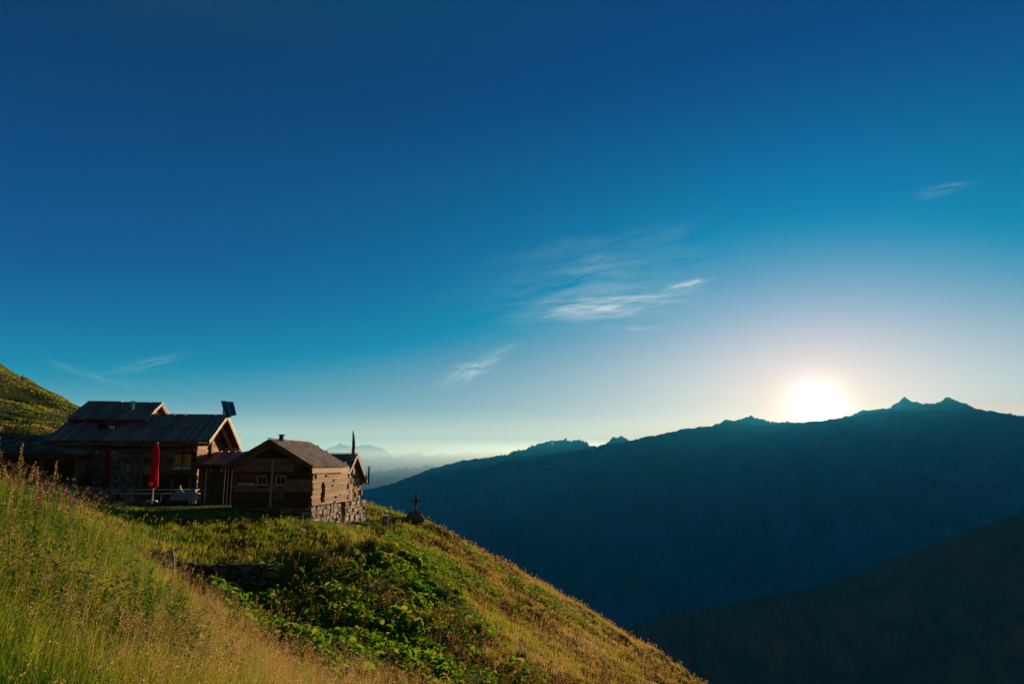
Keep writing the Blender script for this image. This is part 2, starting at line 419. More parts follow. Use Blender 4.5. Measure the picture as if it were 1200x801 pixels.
# ------------------------------------------------------------------ mesh builder
class MB:
    def __init__(s): s.V = []; s.F = []
    def poly(s, pts, faces):
        o = len(s.V); s.V += [tuple(p) for p in pts]; s.F += [tuple(o + i for i in f) for f in faces]; return s
    def box(s, x0, x1, y0, y1, z0, z1, M=None, j=0.0, rnd=random):
        pts = [Vector((x, y, z)) for z in (z0, z1) for y in (y0, y1) for x in (x0, x1)]
        if j: pts = [p + Vector((rnd.uniform(-j, j), rnd.uniform(-j, j), rnd.uniform(-j, j))) for p in pts]
        if M is not None: pts = [M @ p for p in pts]
        return s.poly(pts, [(0, 2, 3, 1), (4, 5, 7, 6), (0, 1, 5, 4), (1, 3, 7, 5), (3, 2, 6, 7), (2, 0, 4, 6)])
    def hexa(s, p):          # bottom four (ccw from above), top four
        return s.poly(p, [(3, 2, 1, 0), (4, 5, 6, 7), (0, 1, 5, 4), (1, 2, 6, 5), (2, 3, 7, 6), (3, 0, 4, 7)])
    def bar(s, a, b, w, h=None, up=Vector((0, 0, 1))):
        a, b = Vector(a), Vector(b); h = h or w
        d = (b - a).normalized(); sx = d.cross(up)
        if sx.length < 1e-4: sx = d.cross(Vector((1, 0, 0)))
        sx.normalize(); sy = sx.cross(d)
        p = []
        for q in (a, b):
            for i, k in ((-1, -1), (1, -1), (1, 1), (-1, 1)):
                p.append(q + sx * i * w / 2 + sy * k * h / 2)
        return s.poly(p, [(0, 1, 2, 3), (7, 6, 5, 4), (0, 4, 5, 1), (1, 5, 6, 2), (2, 6, 7, 3), (3, 7, 4, 0)])
    def tube(s, pts, rad, n=8):
        pts = [Vector(p) for p in pts]; rs = rad if hasattr(rad, '__len__') else [rad] * len(pts)
        o = len(s.V)
        for i, p in enumerate(pts):
            d = (pts[min(i + 1, len(pts) - 1)] - pts[max(i - 1, 0)]).normalized()
            a = d.cross(Vector((0, 0, 1)));
            if a.length < 1e-3: a = Vector((1, 0, 0))
            a.normalize(); b = d.cross(a)
            for k in range(n):
                t = 2 * math.pi * k / n
                s.V.append(tuple(p + (a * math.cos(t) + b * math.sin(t)) * rs[i]))
        for i in range(len(pts) - 1):
            for k in range(n):
                s.F.append((o + i * n + k, o + i * n + (k + 1) % n, o + (i + 1) * n + (k + 1) % n, o + (i + 1) * n + k))
        s.F.append(tuple(o + k for k in range(n))[::-1]); s.F.append(tuple(o + (len(pts) - 1) * n + k for k in range(n)))
        return s
    def build(s, name, mat, parent=None, smooth=False, bevel=0.0):
        me = bpy.data.meshes.new(name); me.from_pydata(s.V, [], s.F)
        for m_ in (mat if isinstance(mat, (list, tuple)) else [mat]): me.materials.append(m_)
        if smooth: me.polygons.foreach_set('use_smooth', [True] * len(me.polygons))
        me.update()
        o = bpy.data.objects.new(name, me); COL.objects.link(o)
        if parent: o.parent = parent
        if bevel:
            b = o.modifiers.new('bevel', 'BEVEL'); b.width = bevel; b.segments = 1; b.limit_method = 'ANGLE'
        return o

def empty(name, loc, rz=0, **kw):
    o = bpy.data.objects.new(name, None); COL.objects.link(o)
    o.location = loc; o.rotation_euler = (0, 0, rz); o.empty_display_size = 0.3
    tag(o, **kw); return o

def copy_tree(o, parent=None):
    c = o.copy(); COL.objects.link(c); c.parent = parent
    for ch in [q for q in list(bpy.data.objects) if q.parent is o]: copy_tree(ch, c)
    return c

# ------------------------------------------------------------------ materials
def m_wood(c0, c1, c2, sx=(0.6, 6, 6), rough=0.8, spec=0.2, streak=1.0):
    def b(t):
        tcn = t.n('ShaderNodeTexCoord').outputs['Object']
        rnd = t.n('ShaderNodeNewGeometry').outputs['Random Per Island']
        off = t.n('ShaderNodeCombineXYZ', inp={0: t.m('MULTIPLY', rnd, 37.0), 1: t.m('MULTIPLY', rnd, 11.0), 2: 0.0}).outputs[0]
        mp = t.n('ShaderNodeMapping', inp={'Vector': t.vm('ADD', tcn, off), 'Scale': sx}).outputs[0]
        n = t.noise(mp, 3.0, 7, 0.7)
        n2 = t.noise(tcn, 1.1, 3, 0.6)
        f = t.m('ADD', t.m('MULTIPLY', rnd, 0.45), t.m('ADD', t.m('MULTIPLY', n, 0.55 * streak), t.m('MULTIPLY', n2, 0.25)))
        c = t.ramp(f, [(0.25, c0), (0.6, c1), (0.95, c2)])
        return bsdf(t, c, rough, bumpn(t, n, 0.6, 0.02), spec=spec)
    return b
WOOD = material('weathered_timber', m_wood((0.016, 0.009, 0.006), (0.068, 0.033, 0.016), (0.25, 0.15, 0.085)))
LITWOOD = material('sunlit_timber', m_wood((0.035, 0.013, 0.005), (0.17, 0.068, 0.020), (0.38, 0.19, 0.065)))  # lit copy of the timber, warm sunlight put into its colour
WOODV = material('upright_timber', m_wood((0.05, 0.026, 0.014), (0.12, 0.062, 0.032), (0.22, 0.14, 0.085), sx=(6, 6, 0.6)))
TRIM = material('eave_timber', m_wood((0.16, 0.085, 0.045), (0.27, 0.16, 0.085), (0.42, 0.29, 0.17), sx=(1, 1, 1)))
ROOFW = material('roof_boards', m_wood((0.06, 0.026, 0.036), (0.14, 0.060, 0.084), (0.27, 0.13, 0.16), sx=(5, 0.5, 5), rough=0.55, spec=0.4))
SHING = material('roof_shingles', m_wood((0.045, 0.032, 0.032), (0.12, 0.085, 0.085), (0.28, 0.21, 0.20), sx=(4, 1, 4), rough=0.7, spec=0.3))
PALE = material('pale_plank', m_wood((0.25, 0.2, 0.15), (0.4, 0.33, 0.26), (0.6, 0.52, 0.42), sx=(0.6, 6, 6)))
def m_stone(c0, c1, c2, sc=9.0):
    def b(t):
        tcn = t.n('ShaderNodeTexCoord').outputs['Object']
        rnd = t.n('ShaderNodeNewGeometry').outputs['Random Per Island']
        n = t.noise(tcn, sc, 8, 0.7)
        f = t.m('ADD', t.m('MULTIPLY', rnd, 0.6), t.m('MULTIPLY', n, 0.5))
        return bsdf(t, t.ramp(f, [(0.25, c0), (0.55, c1), (0.9, c2)]), 0.9, bumpn(t, n, 0.9, 0.04), spec=0.2)
    return b
STONE = material('field_stone', m_stone((0.07, 0.055, 0.04), (0.20, 0.155, 0.11), (0.42, 0.34, 0.26)))
WARMSTONE = material('warm_rubble', m_stone((0.12, 0.07, 0.04), (0.27, 0.16, 0.09), (0.46, 0.32, 0.20)))
ROCK = material('dark_rock', m_stone((0.05, 0.045, 0.04), (0.10, 0.09, 0.08), (0.18, 0.16, 0.14), 4.0))
def flat(name, c, rough=0.5, spec=0.5, metal=0.0, nz=0.25, sc=8.0):
    def b(t):
        tcn = t.n('ShaderNodeTexCoord').outputs['Object']
        n = t.noise(tcn, sc, 5, 0.6)
        k = t.ramp(n, [(0.3, tuple(x * (1 - nz) for x in c)), (0.7, tuple(min(1, x * (1 + nz)) for x in c))])
        return bsdf(t, k, rough, bumpn(t, n, 0.2, 0.01), spec=spec, metal=metal)
    return material(name, b)
GLASS = flat('window_glass', (0.02, 0.022, 0.025), 0.08, 0.6)
DARK = flat('dark_interior', (0.012, 0.010, 0.009), 0.9, 0.1)
CURTAIN = flat('curtain_cloth', (0.42, 0.33, 0.15), 0.9, 0.1)
WHITE = flat('white_paint', (0.72, 0.70, 0.66), 0.6)
STEEL = flat('brushed_steel', (0.62, 0.60, 0.58), 0.3, 0.5, 1.0)
IRON = flat('dark_iron', (0.03, 0.028, 0.026), 0.95, 0.05)
def m_cloth(c):
    def b(t):
        d = bsdf(t, c, 0.8, spec=0.1); tr = t.n('ShaderNodeBsdfTranslucent', inp={'Color': (*c, 1)}).outputs[0]
        mx = t.n('ShaderNodeMixShader', inp={0: 0.4}); t.t.links.new(d, mx.inputs[1]); t.t.links.new(tr, mx.inputs[2])
        return mx.outputs[0]
    return b
RED = material('red_canvas', m_cloth((0.48, 0.006, 0.03)))
PINK = material('faded_red_canvas', m_cloth((0.22, 0.02, 0.03)))
TARP = flat('blue_tarp', (0.10, 0.13, 0.17), 0.6, 0.3)
CELL = flat('solar_cell', (0.012, 0.03, 0.075), 0.15, 0.6, 0.0, 0.3, 30)
SHUT = material('red_brown_shutter', m_wood((0.10, 0.035, 0.018), (0.20, 0.075, 0.035), (0.32, 0.14, 0.07), sx=(6, 6, 0.7)))

RND = random.Random(7)
# ------------------------------------------------------------------ walls, roofs, windows in a building's own frame
def log_wall(mb, axis, c, a0, a1, z0, topf, ch=0.19, th=0.16, outward=-1, openings=(), notch=0.14, rnd=RND, rough=0.018, maxlen=4.2):
    """courses of squared logs. axis 'x': wall runs along x at y=c; 'y': along y at x=c. topf(a)= underside of roof."""
    z = z0; k = 0
    zmax = max(topf(a0 + (a1 - a0) * i / 20) for i in range(21))
    while z < zmax - 0.03:
        h = ch * rnd.uniform(0.85, 1.15); z1 = min(z + h, zmax)
        # extent where the roof is above the course
        ok = [a0 + (a1 - a0) * i / 80 for i in range(81) if topf(a0 + (a1 - a0) * i / 80) >= z + 0.6 * h]
        if not ok: break
        e0, e1 = min(ok), max(ok)
        segs = [(e0 - (notch if e0 == a0 and k % 2 else 0), e1 + (notch if e1 >= a1 - 1e-6 and k % 2 else 0))]
        for (o0, o1, oz0, oz1) in openings:
            if z1 > oz0 + 0.02 and z < oz1 - 0.02:
                ns = []
                for s0, s1 in segs:
                    if o0 > s0: ns.append((s0, min(s1, o0)))
                    if o1 < s1: ns.append((max(s0, o1), s1))
                segs = [q for q in ns if q[1] - q[0] > 0.02]
        for s0, s1 in segs:
            # break long logs
            cuts = [s0]
            while s1 - cuts[-1] > maxlen: cuts.append(cuts[-1] + maxlen * rnd.uniform(.4, .85))
            cuts.append(s1)
            for q0, q1 in zip(cuts[:-1], cuts[1:]):
                pr = rnd.uniform(-rough, rough)
                d0, d1 = c - th / 2 + pr, c + th / 2 + pr
                e0_, e1_ = c - th * .22, c + th * .22
                if axis == 'x': mb.box(q0, q1, e0_, e1_, z - .004, z1 + .004)
                else: mb.box(e0_, e1_, q0, q1, z - .004, z1 + .004)
                if axis == 'x': mb.box(q0 + .002, q1 - .002, d0, d1, z + 0.006, z1 - 0.006, j=0.004, rnd=rnd)
                else: mb.box(d0, d1, q0 + .002, q1 - .002, z + 0.006, z1 - 0.006, j=0.004, rnd=rnd)
        z = z1; k += 1
    return mb

def rubble(mb, axis, c, a0, a1, z0, z1, th=0.3, size=0.28, rnd=RND, face=1, topj=0.0):
    """coursed rubble of irregular stones, face towards `face` on the other axis"""
    z = z0
    while z < z1 - 0.03:
        h = min(size * rnd.uniform(0.45, 0.95), z1 - z)
        a = a0
        while a < a1 - 0.02:
            w = min(size * rnd.uniform(0.6, 1.9), a1 - a)
            if a1 - a - w < 0.08: w = a1 - a
            p = rnd.uniform(-0.045, 0.045); g = 0.012
            d0, d1 = sorted((c - face * th, c + face * p))
            hh = h * (1 if z + h < z1 - .01 else rnd.uniform(1 - topj, 1 + topj))
            if axis == 'x': mb.box(a + g, a + w - g, d0, d1, z + g, z + hh - g, j=0.02, rnd=rnd)
            else: mb.box(d0, d1, a + g, a + w - g, z + g, z + hh - g, j=0.02, rnd=rnd)
            a += w
        z += h
    return mb

def roof_slope(mb, A, B, C_, D_, nw, nc, th=0.04, lap=0.10, rnd=RND, lift=0.0, jit=0.012, alt=0.0):
    cnt = 0
    """tiles a slope: A-B along the eave, D-C along the ridge"""
    A, B, C_, D_ = map(Vector, (A, B, C_, D_))
    nrm = (B - A).cross(D_ - A).normalized()
    if nrm.z < 0: nrm = -nrm
    for r in range(nc):
        v0 = r / nc; v1 = min(1.0, (r + 1) / nc + lap / nc)
        us = [0.0]
        for i in range(nw): us.append(us[-1] + rnd.uniform(0.7, 1.3))
        us = [u / us[-1] for u in us]
        for u0, u1 in zip(us[:-1], us[1:]):
            vv0 = v0 + rnd.uniform(-1, 1) * jit; cnt += 1; e = rnd.uniform(0, 0.012) + (alt if cnt % 2 else 0)
            f = lambda u, v: (A * (1 - u) + B * u) * (1 - v) + (D_ * (1 - u) + C_ * u) * v
            g = (u1 - u0) * 0.03
            q = [f(u0 + g, vv0), f(u1 - g, vv0), f(u1 - g, v1), f(u0 + g, v1)]
            bt = [q[0] + nrm * (lift + e + th * 0.8), q[1] + nrm * (lift + e + th * 0.8), q[2] + nrm * (lift + e), q[3] + nrm * (lift + e)]
            mb.hexa(bt + [p + nrm * th for p in bt])
    return mb
def slab(mb, A, B, C_, D_, th):
    A, B, C_, D_ = map(Vector, (A, B, C_, D_))
    nrm = (B - A).cross(D_ - A).normalized()
    if nrm.z < 0: nrm = -nrm
    bt = [p - nrm * th for p in (A, B, C_, D_)]
    return mb.hexa(bt + [A, B, C_, D_])

def window_x(parent, x0, x1, yf, z0, z1, curtain=False, mull=1, frame_mat=None, depth=0.10):
    """window in a wall facing -y, outer wall face at yf"""
    fm = frame_mat or TRIM
    w = MB(); t = 0.045
    w.box(x0 - t, x0 + t * .3, yf - 0.03, yf + depth, z0 - t, z1 + t); w.box(x1 - t * .3, x1 + t, yf - 0.03, yf + depth, z0 - t, z1 + t)
    w.box(x0 + t * .3, x1 - t * .3, yf - 0.028, yf + depth, z0 - t, z0 + t * .4); w.box(x0 + t * .3, x1 - t * .3, yf - 0.028, yf + depth, z1 - t * .4, z1 + t)
    fr = w.build('window', fm, parent)
    m = MB()
    for i in range(mull):
        cx = x0 + (x1 - x0) * (i + 1) / (mull + 1); m.box(cx - .015, cx + .015, yf + .012, yf + .05, z0 + t * .4, z1 - t * .4)
    if mull: m.build('mullion', fm, fr)
    MB().box(x0 - t, x1 + t, yf - 0.09, yf - 0.031, z0 - t - .03, z0 - t + .02).build('sill', WHITE if curtain else fm, fr)
    MB().box(x0 + t * .3, x1 - t * .3, yf + .055, yf + .065, z0 + t * .4, z1 - t * .4).build('pane', material('clear_pane', m_pane), fr)
    bk = MB().box(x0 - .02, x1 + .02, yf + .45, yf + .47, z0 - .05, z1 + .05).build('dark_room', DARK, fr)
    if curtain:
        c = MB(); n = 9
        for s0, s1 in ((x0 + .01, x0 + (x1 - x0) * .36), (x1 - (x1 - x0) * .30, x1 - .01)):
            for i in range(n):
                u0 = s0 + (s1 - s0) * i / n; u1 = s0 + (s1 - s0) * (i + 1) / n
                ya, yb = yf + .12 + (.02 if i % 2 else 0), yf + .12 + (0 if i % 2 else .02)
                c.poly([(u0, ya, z0), (u1, yb, z0), (u1, yb, z1), (u0, ya, z1)], [(0, 1, 2, 3)])
        c.build('curtain', CURTAIN, fr)
    return fr
def m_pane(t):
    g = t.n('ShaderNodeBsdfGlossy', inp={'Roughness': 0.04, 'Color': (0.9, 0.95, 1, 1)}).outputs[0]
    tr = t.n('ShaderNodeBsdfTransparent', inp={'Color': (0.75, 0.78, 0.76, 1)}).outputs[0]
    mx = t.n('ShaderNodeMixShader', inp={0: 0.16}); t.t.links.new(tr, mx.inputs[1]); t.t.links.new(g, mx.inputs[2])
    return mx.outputs[0]

# ================================================================== the large chalet
def big_chalet():
    RZ = math.atan(0.12)
    O = P(245, 517, 39.5); gz = -2.25
    root = empty('large_chalet', (O.x, O.y, 0), RZ, label='large dark timber chalet with broad board roof, raised upper roof and sunlit gable', cat='chalet')
    ze = O.z; tn = 0.53; yr = 3.15; zr = ze + yr * tn; yb = 7.6; zb = zr - (yb - yr) * tn
    L = 8.7
    ov = 0.95                                  # overhang at the gable
    # -- roof
    mb = MB(); slab(mb, (-L, 0, ze), (0, 0, ze), (0, yr, zr), (-L, yr, zr), 0.07); slab(mb, (0, yb, zb), (-L, yb, zb), (-L, yr, zr - .002), (0, yr, zr - .002), 0.07)
    roof = mb.build('roof', WOOD, root)
    mb = MB(); roof_slope(mb, (-L - .05, -0.08, ze - .04), (0.06, -0.08, ze - .04), (0.06, yr, zr), (-L - .05, yr, zr), 54, 2, 0.035, 0.10, alt=.035)
    mb.build('front_roof_boards', ROOFW, roof)
    mb = MB(); roof_slope(mb, (0.06, yb + .05, zb - .03), (-L, yb + .05, zb - .03), (-L, yr, zr), (0.06, yr, zr), 40, 3, 0.035, 0.10, alt=.03)
    mb.build('back_roof_boards', ROOFW, roof)
    mb = MB(); mb.box(-L, 0.08, yr - .14, yr + .14, zr + .055, zr + .10); mb.build('ridge_board', ROOFW, roof)
    mb = MB()                                  # barge boards and eave boards
    mb.bar((0.02, -0.02, ze - .08), (0.02, yr, zr - .07), 0.05, 0.20, Vector((0, -.47, .88))); mb.bar((0.02, yb, zb - .08), (0.02, yr, zr - .07), 0.05, 0.20, Vector((0, .47, .88)))
    mb.bar((-ov * .55, .35, ze + .04), (-ov * .55, yr, zr - .2), 0.12, 0.16); mb.bar((-ov * .55, yb - .4, zb + .05), (-ov * .55, yr, zr - .2), 0.12, 0.16)
    mb.build('barge_boards', TRIM, roof)
    MB().box(-L, 0.0, -.05, .0, ze - .26, ze - .08).build('eave_board', WOOD, roof)
    for yy, zz in ((.9, ze + .9 * tn - .2), (yr, zr - .22), (yb - 1.1, zb + 1.1 * tn - .2)):
        MB().box(-ov - .05, .0, yy - .09, yy + .09, zz - .1, zz + .1).build('purlin', TRIM, roof)
    # -- walls
    yf = 0.75; xr = -ov; yw = yb - 0.7
    under = lambda y: (ze + y * tn if y < yr else zr - (y - yr) * tn) - 0.16
    def lx(px, y=yf):   # local x of an image column on the front wall
        r = D(px, 545)[0]; c, s_ = math.cos(RZ), math.sin(RZ)
        return (r * (O.y + y * c) - O.x + y * s_) / (c - r * s_)
    wz0, wz1 = P(0, 547.5, 40.3).z, P(0, 533.0, 40.3).z
    ops = [(lx(204.8), lx(212.2), wz0, wz1), (lx(216.2), lx(223.4), wz0, wz1)]
    left = lx(66)
    split = lx(169)
    mb = MB(); log_wall(mb, 'x', yf, split, xr, gz, lambda x: ze + .1, openings=ops)
    wall = mb.build('timber_front_wall', WOOD, root)
    mb = MB(); log_wall(mb, 'y', xr, yf + .09, yw, gz, under, ch=0.14, rough=.032, maxlen=2.4); mb.build('gable_wall', LITWOOD, root)
    mb = MB(); log_wall(mb, 'y', left, yf + .09, yw, gz, under, ch=0.2); log_wall(mb, 'x', yw, left, xr, gz, lambda x: zb + .1, ch=0.3); mb.build('rear_walls', WOOD, root)
    mb = MB(); log_wall(mb, 'x', yf + .1, left, split - .1, P(0, 545, 40.3).z + .75, lambda x: ze + .1, ch=.17, openings=[(lx(108), lx(114), .5, .85), (lx(127), lx(133), .5, .85)])
    mb.build('upper_plank_wall', WOOD, root)
    for a in (108, 127):
        MB().box(lx(a), lx(a + 6), yf + .1, yf + .13, .52, .84).build('small_window', CURTAIN, root)
    mb = MB(); rubble(mb, 'x', yf + .03, left, split - .1, gz, .75, 0.3, .20, face=-1); mb.build('rubble_wall', material('dull_rubble', m_stone((0.07, 0.065, 0.055), (0.14, 0.13, 0.11), (0.24, 0.22, 0.19))), root)
    MB().box(split - .16, split + .04, yf - .16, yf - .0, gz, ze - .1).build('corner_post', WOODV, root)
    for i, (o0, o1, a, b) in enumerate(ops): window_x(root, o0, o1, yf - .085, a, b, curtain=True)
    mb = MB()
    for i in range(5):
        w = (lx(197) - lx(187.5)) / 5; mb.box(lx(187.5) + i * w, lx(187.5) + (i + 1) * w - .01, yf - .16, yf - .12, wz0 - .02, wz1)
    mb.build('shutter', WOODV, root)
    mb = MB(); mb.box(lx(187), lx(227), yf - .36, yf - .12, wz0 - .42, wz0 - .16); mb.build('flower_box', WOOD, root)
    mb = MB(); mb.box(lx(186), lx(229), yf - .55, yf - .1, P(0, 560, 40).z, P(0, 558.6, 40).z)
    for q in (186.5, 207, 228): mb.box(lx(q) - .05, lx(q) + .05, yf - .54, yf - .44, gz, P(0, 560, 40).z)
    mb.build('porch_shelf', WOOD, root)
    # gable: central post, sheltered upper boarding
    mb = MB(); mb.box(xr + .09, xr + .22, yr - .13, yr + .13, gz + 1.9, zr - .35); mb.build('gable_post', WOOD, root)
    # -- raised upper roof behind
    uy0, uy1 = 1.9, 4.15
    def lxr(px, y): return lx(px, y)
    xa, xb = lxr(73, uy0), lxr(165.5, uy0)
    uz0 = P(0, 492.5, O.y + uy0).z; uz1 = P(0, 473.6, O.y + uy1).z; uyb = 6.4; uzb = uz0
    mb = MB(); slab(mb, (xa, uy0, uz0), (xb, uy0, uz0), (xb, uy1, uz1), (xa, uy1, uz1), .06); slab(mb, (xb, uyb, uzb), (xa, uyb, uzb), (xa, uy1, uz1 - .002), (xb, uy1, uz1 - .002), .06)
    ur = mb.build('upper_roof', WOOD, root)
    mb = MB(); roof_slope(mb, (xa - .05, uy0 - .06, uz0 - .03), (xb + .05, uy0 - .06, uz0 - .03), (xb + .05, uy1, uz1), (xa - .05, uy1, uz1), 30, 2, .03, .1, alt=.035)
    roof_slope(mb, (xb + .05, uyb + .06, uzb - .03), (xa - .05, uyb + .06, uzb - .03), (xa - .05, uy1, uz1), (xb + .05, uy1, uz1), 30, 2, .03, .1, alt=.035)
    mb.build('upper_roof_boards', ROOFW, ur)
    mb = MB(); mb.box(xa, xb + .06, uy1 - .1, uy1 + .1, uz1 + .05, uz1 + .085); mb.box(xa, xa + 2.0, uy1 - .13, uy1 + .13, uz1 + .086, uz1 + .12); mb.build('upper_ridge_board', ROOFW, ur)
    mb = MB(); mb.bar((xb, uy0, uz0 - .06), (xb, uy1, uz1 - .06), .05, .16, Vector((0, -.47, .88))); mb.bar((xb, uyb, uzb - .06), (xb, uy1, uz1 - .06), .05, .16, Vector((0, .47, .88)))
    mb.build('upper_barge_boards', TRIM, ur)
    uf = lambda y: (uz0 + (y - uy0) * (uz1 - uz0) / (uy1 - uy0) if y < uy1 else uz1 - (y - uy1) * (uz1 - uz0) / (uy1 - uy0)) - .1
    mb = MB(); log_wall(mb, 'y', xb - .35, uy0 + .35, uyb - .35, ze + .9, uf, ch=.16)
    wx0, wx1 = lx(117, uy0 + .3), lx(131, uy0 + .3)
    log_wall(mb, 'x', uy0 + .3, xa + .3, xb - .42, ze + .55, lambda x: uz0 + .1, ch=.12, openings=[(wx0, wx1, ze + .8, uz0 + .05)])
    log_wall(mb, 'y', xa + .35, uy0 + .35, uyb - .35, ze + .4, uf, ch=.3)
    mb.build('upper_wall', WOOD, root)
    MB().box(wx0, wx1, uy0 + .5, uy0 + .52, ze + .7, uz0 + .05).build('upper_opening', DARK, root)
    # flue
    fx = lx(149.3, 3.0); fz = uz0 + (3.0 - uy0) * (uz1 - uz0) / (uy1 - uy0)
    fl_ = MB().tube([(fx, 3.0, fz - .1), (fx, 3.0, fz + .55)], .11, 14).build('flue', STEEL, root, True)
    MB().tube([(fx, 3.0, fz + .56), (fx, 3.0, fz + .64)], [.15, .12], 14).build('flue_cap', STEEL, fl_, True)
    MB().box(fx - .24, fx + .24, 2.72, 3.22, fz - .12, fz + .1).build('flashing', TARP, fl_)
    # small dormer notch in the front roof under the upper eave
    d0, d1 = lx(112, 1.4), lx(134, 1.4); dz = ze + 1.25 * tn
    mb = MB(); mb.box(d0, d1, 1.25, 2.1, dz - .1, dz + .34); dm = mb.build('dormer', DARK, root)
    mb = MB(); mb.box(d0 - .05, d1 + .05, 1.15, 2.1, dz + .345, dz + .385)
    for q_ in (d0 - .04, d1, (d0 + d1) / 2): mb.box(q_, q_ + .04, 1.2, 1.249, dz - .05, dz + .34)
    mb.build('dormer_frame', WOOD, dm)
    MB().box((d0 + d1) / 2 + .1, d1 - .1, 1.235, 1.249, dz + .02, dz + .28).build('dormer_pane', CURTAIN, dm)
    # -- lean-to between the chalets
    ey, ty = 0.9, 5.2
    l0, l1 = xr + .02, 2.0
    e_z, t_z = P(0, 545.5, O.y + ey).z, P(0, 529.5, O.y + ty).z
    mb = MB(); slab(mb, (l0 + .08, ey, e_z), (l1, ey, e_z), (l1, ty, t_z), (l0 + .08, ty, t_z), .06); lr = mb.build('lean_to_roof', WOOD, root)
    mb = MB(); roof_slope(mb, (l0 + .08, ey - .05, e_z), (l1, ey - .05, e_z), (l1, ty, t_z), (l0 + .08, ty, t_z), 14, 1, .035, 0, alt=.035); mb.build('lean_to_boards', ROOFW, lr)
    MB().box(l0 + .1, l1, ey - .07, ey - .02, e_z - .2, e_z - .02).build('lean_to_eave_board', WOOD, lr)
    mb = MB()
    x = l0 + .1
    while x < l1:
        w = RND.uniform(.16, .24); mb.box(x, x + w - .01, ey + .35 + RND.uniform(0, .02), ey + .4, gz - .2, e_z); x += w
    mb.build('lean_to_wall', WOODV, root)
    mb = MB(); mb.box(l0 + .75, l0 + 1.55, ey + .29, ey + .34, gz, gz + 1.85); dr = mb.build('door', WOODV, root)
    MB().box(l0 + 1.42, l0 + 1.47, ey + .24, ey + .29, gz + .9, gz + 1.05).build('handle', IRON, dr)
    # -- the low eastern porch roof timbers: bench under the windows
    return root, O, RZ, zr, yr, gz
BIG, BO, BRZ, BZR, BYR, BGZ = big_chalet()
def bworld(x, y, z):
    c, s_ = math.cos(BRZ), math.sin(BRZ)
    return Vector((BO.x + x * c - y * s_, BO.y + x * s_ + y * c, z))

# ------------------------------------------------------------------ solar panels on a post above the gable
def solar():
    a = bworld(-0.25, BYR, BZR + .1)
    root = empty('solar_panel_rack', a, 0, label='pair of dark blue solar panels tilted on a post at the roof ridge', cat='solar panel')
    MB().tube([(0, 0, -.1), (0, 0, .35)], .035, 8).build('post', IRON, root)
    Y = a.y - .1
    q = lambda px, py, dy=0: P(px, py, Y + dy) - a
    A0, B0, C0, D0 = q(264.5, 489.5, -.25), q(277.2, 486.8, .25), q(272.9, 470.6, .45), q(259.2, 469.6, -.05)
    nrm = (B0 - A0).cross(D0 - A0).normalized()
    for i in range(2):
        u0, u1 = (0.0, 0.485) if i == 0 else (0.515, 1.0)
        f = lambda u, v: (A0 * (1 - u) + B0 * u) * (1 - v) + (D0 * (1 - u) + C0 * u) * v
        dv = -.06 * i
        c4 = [f(u0, 0 - dv), f(u1, 0 - dv), f(u1, 1 + dv * .3), f(u0, 1 + dv * .3)]
        fr = MB().hexa([p - nrm * -.02 for p in c4] + [p - nrm * .02 for p in c4]).build('panel', CELL, root)
        m = MB()
        for k in range(4): m.bar(c4[k], c4[(k + 1) % 4], .022, .045, nrm)
        m.build('panel_frame', STEEL, fr)
    m = MB(); m.bar((0, 0, .3), (A0 + B0 + C0 + D0) / 4, .04); m.bar((0, 0, .1), (A0 + B0) / 2, .03); m.build('bracket', IRON, root)
solar()

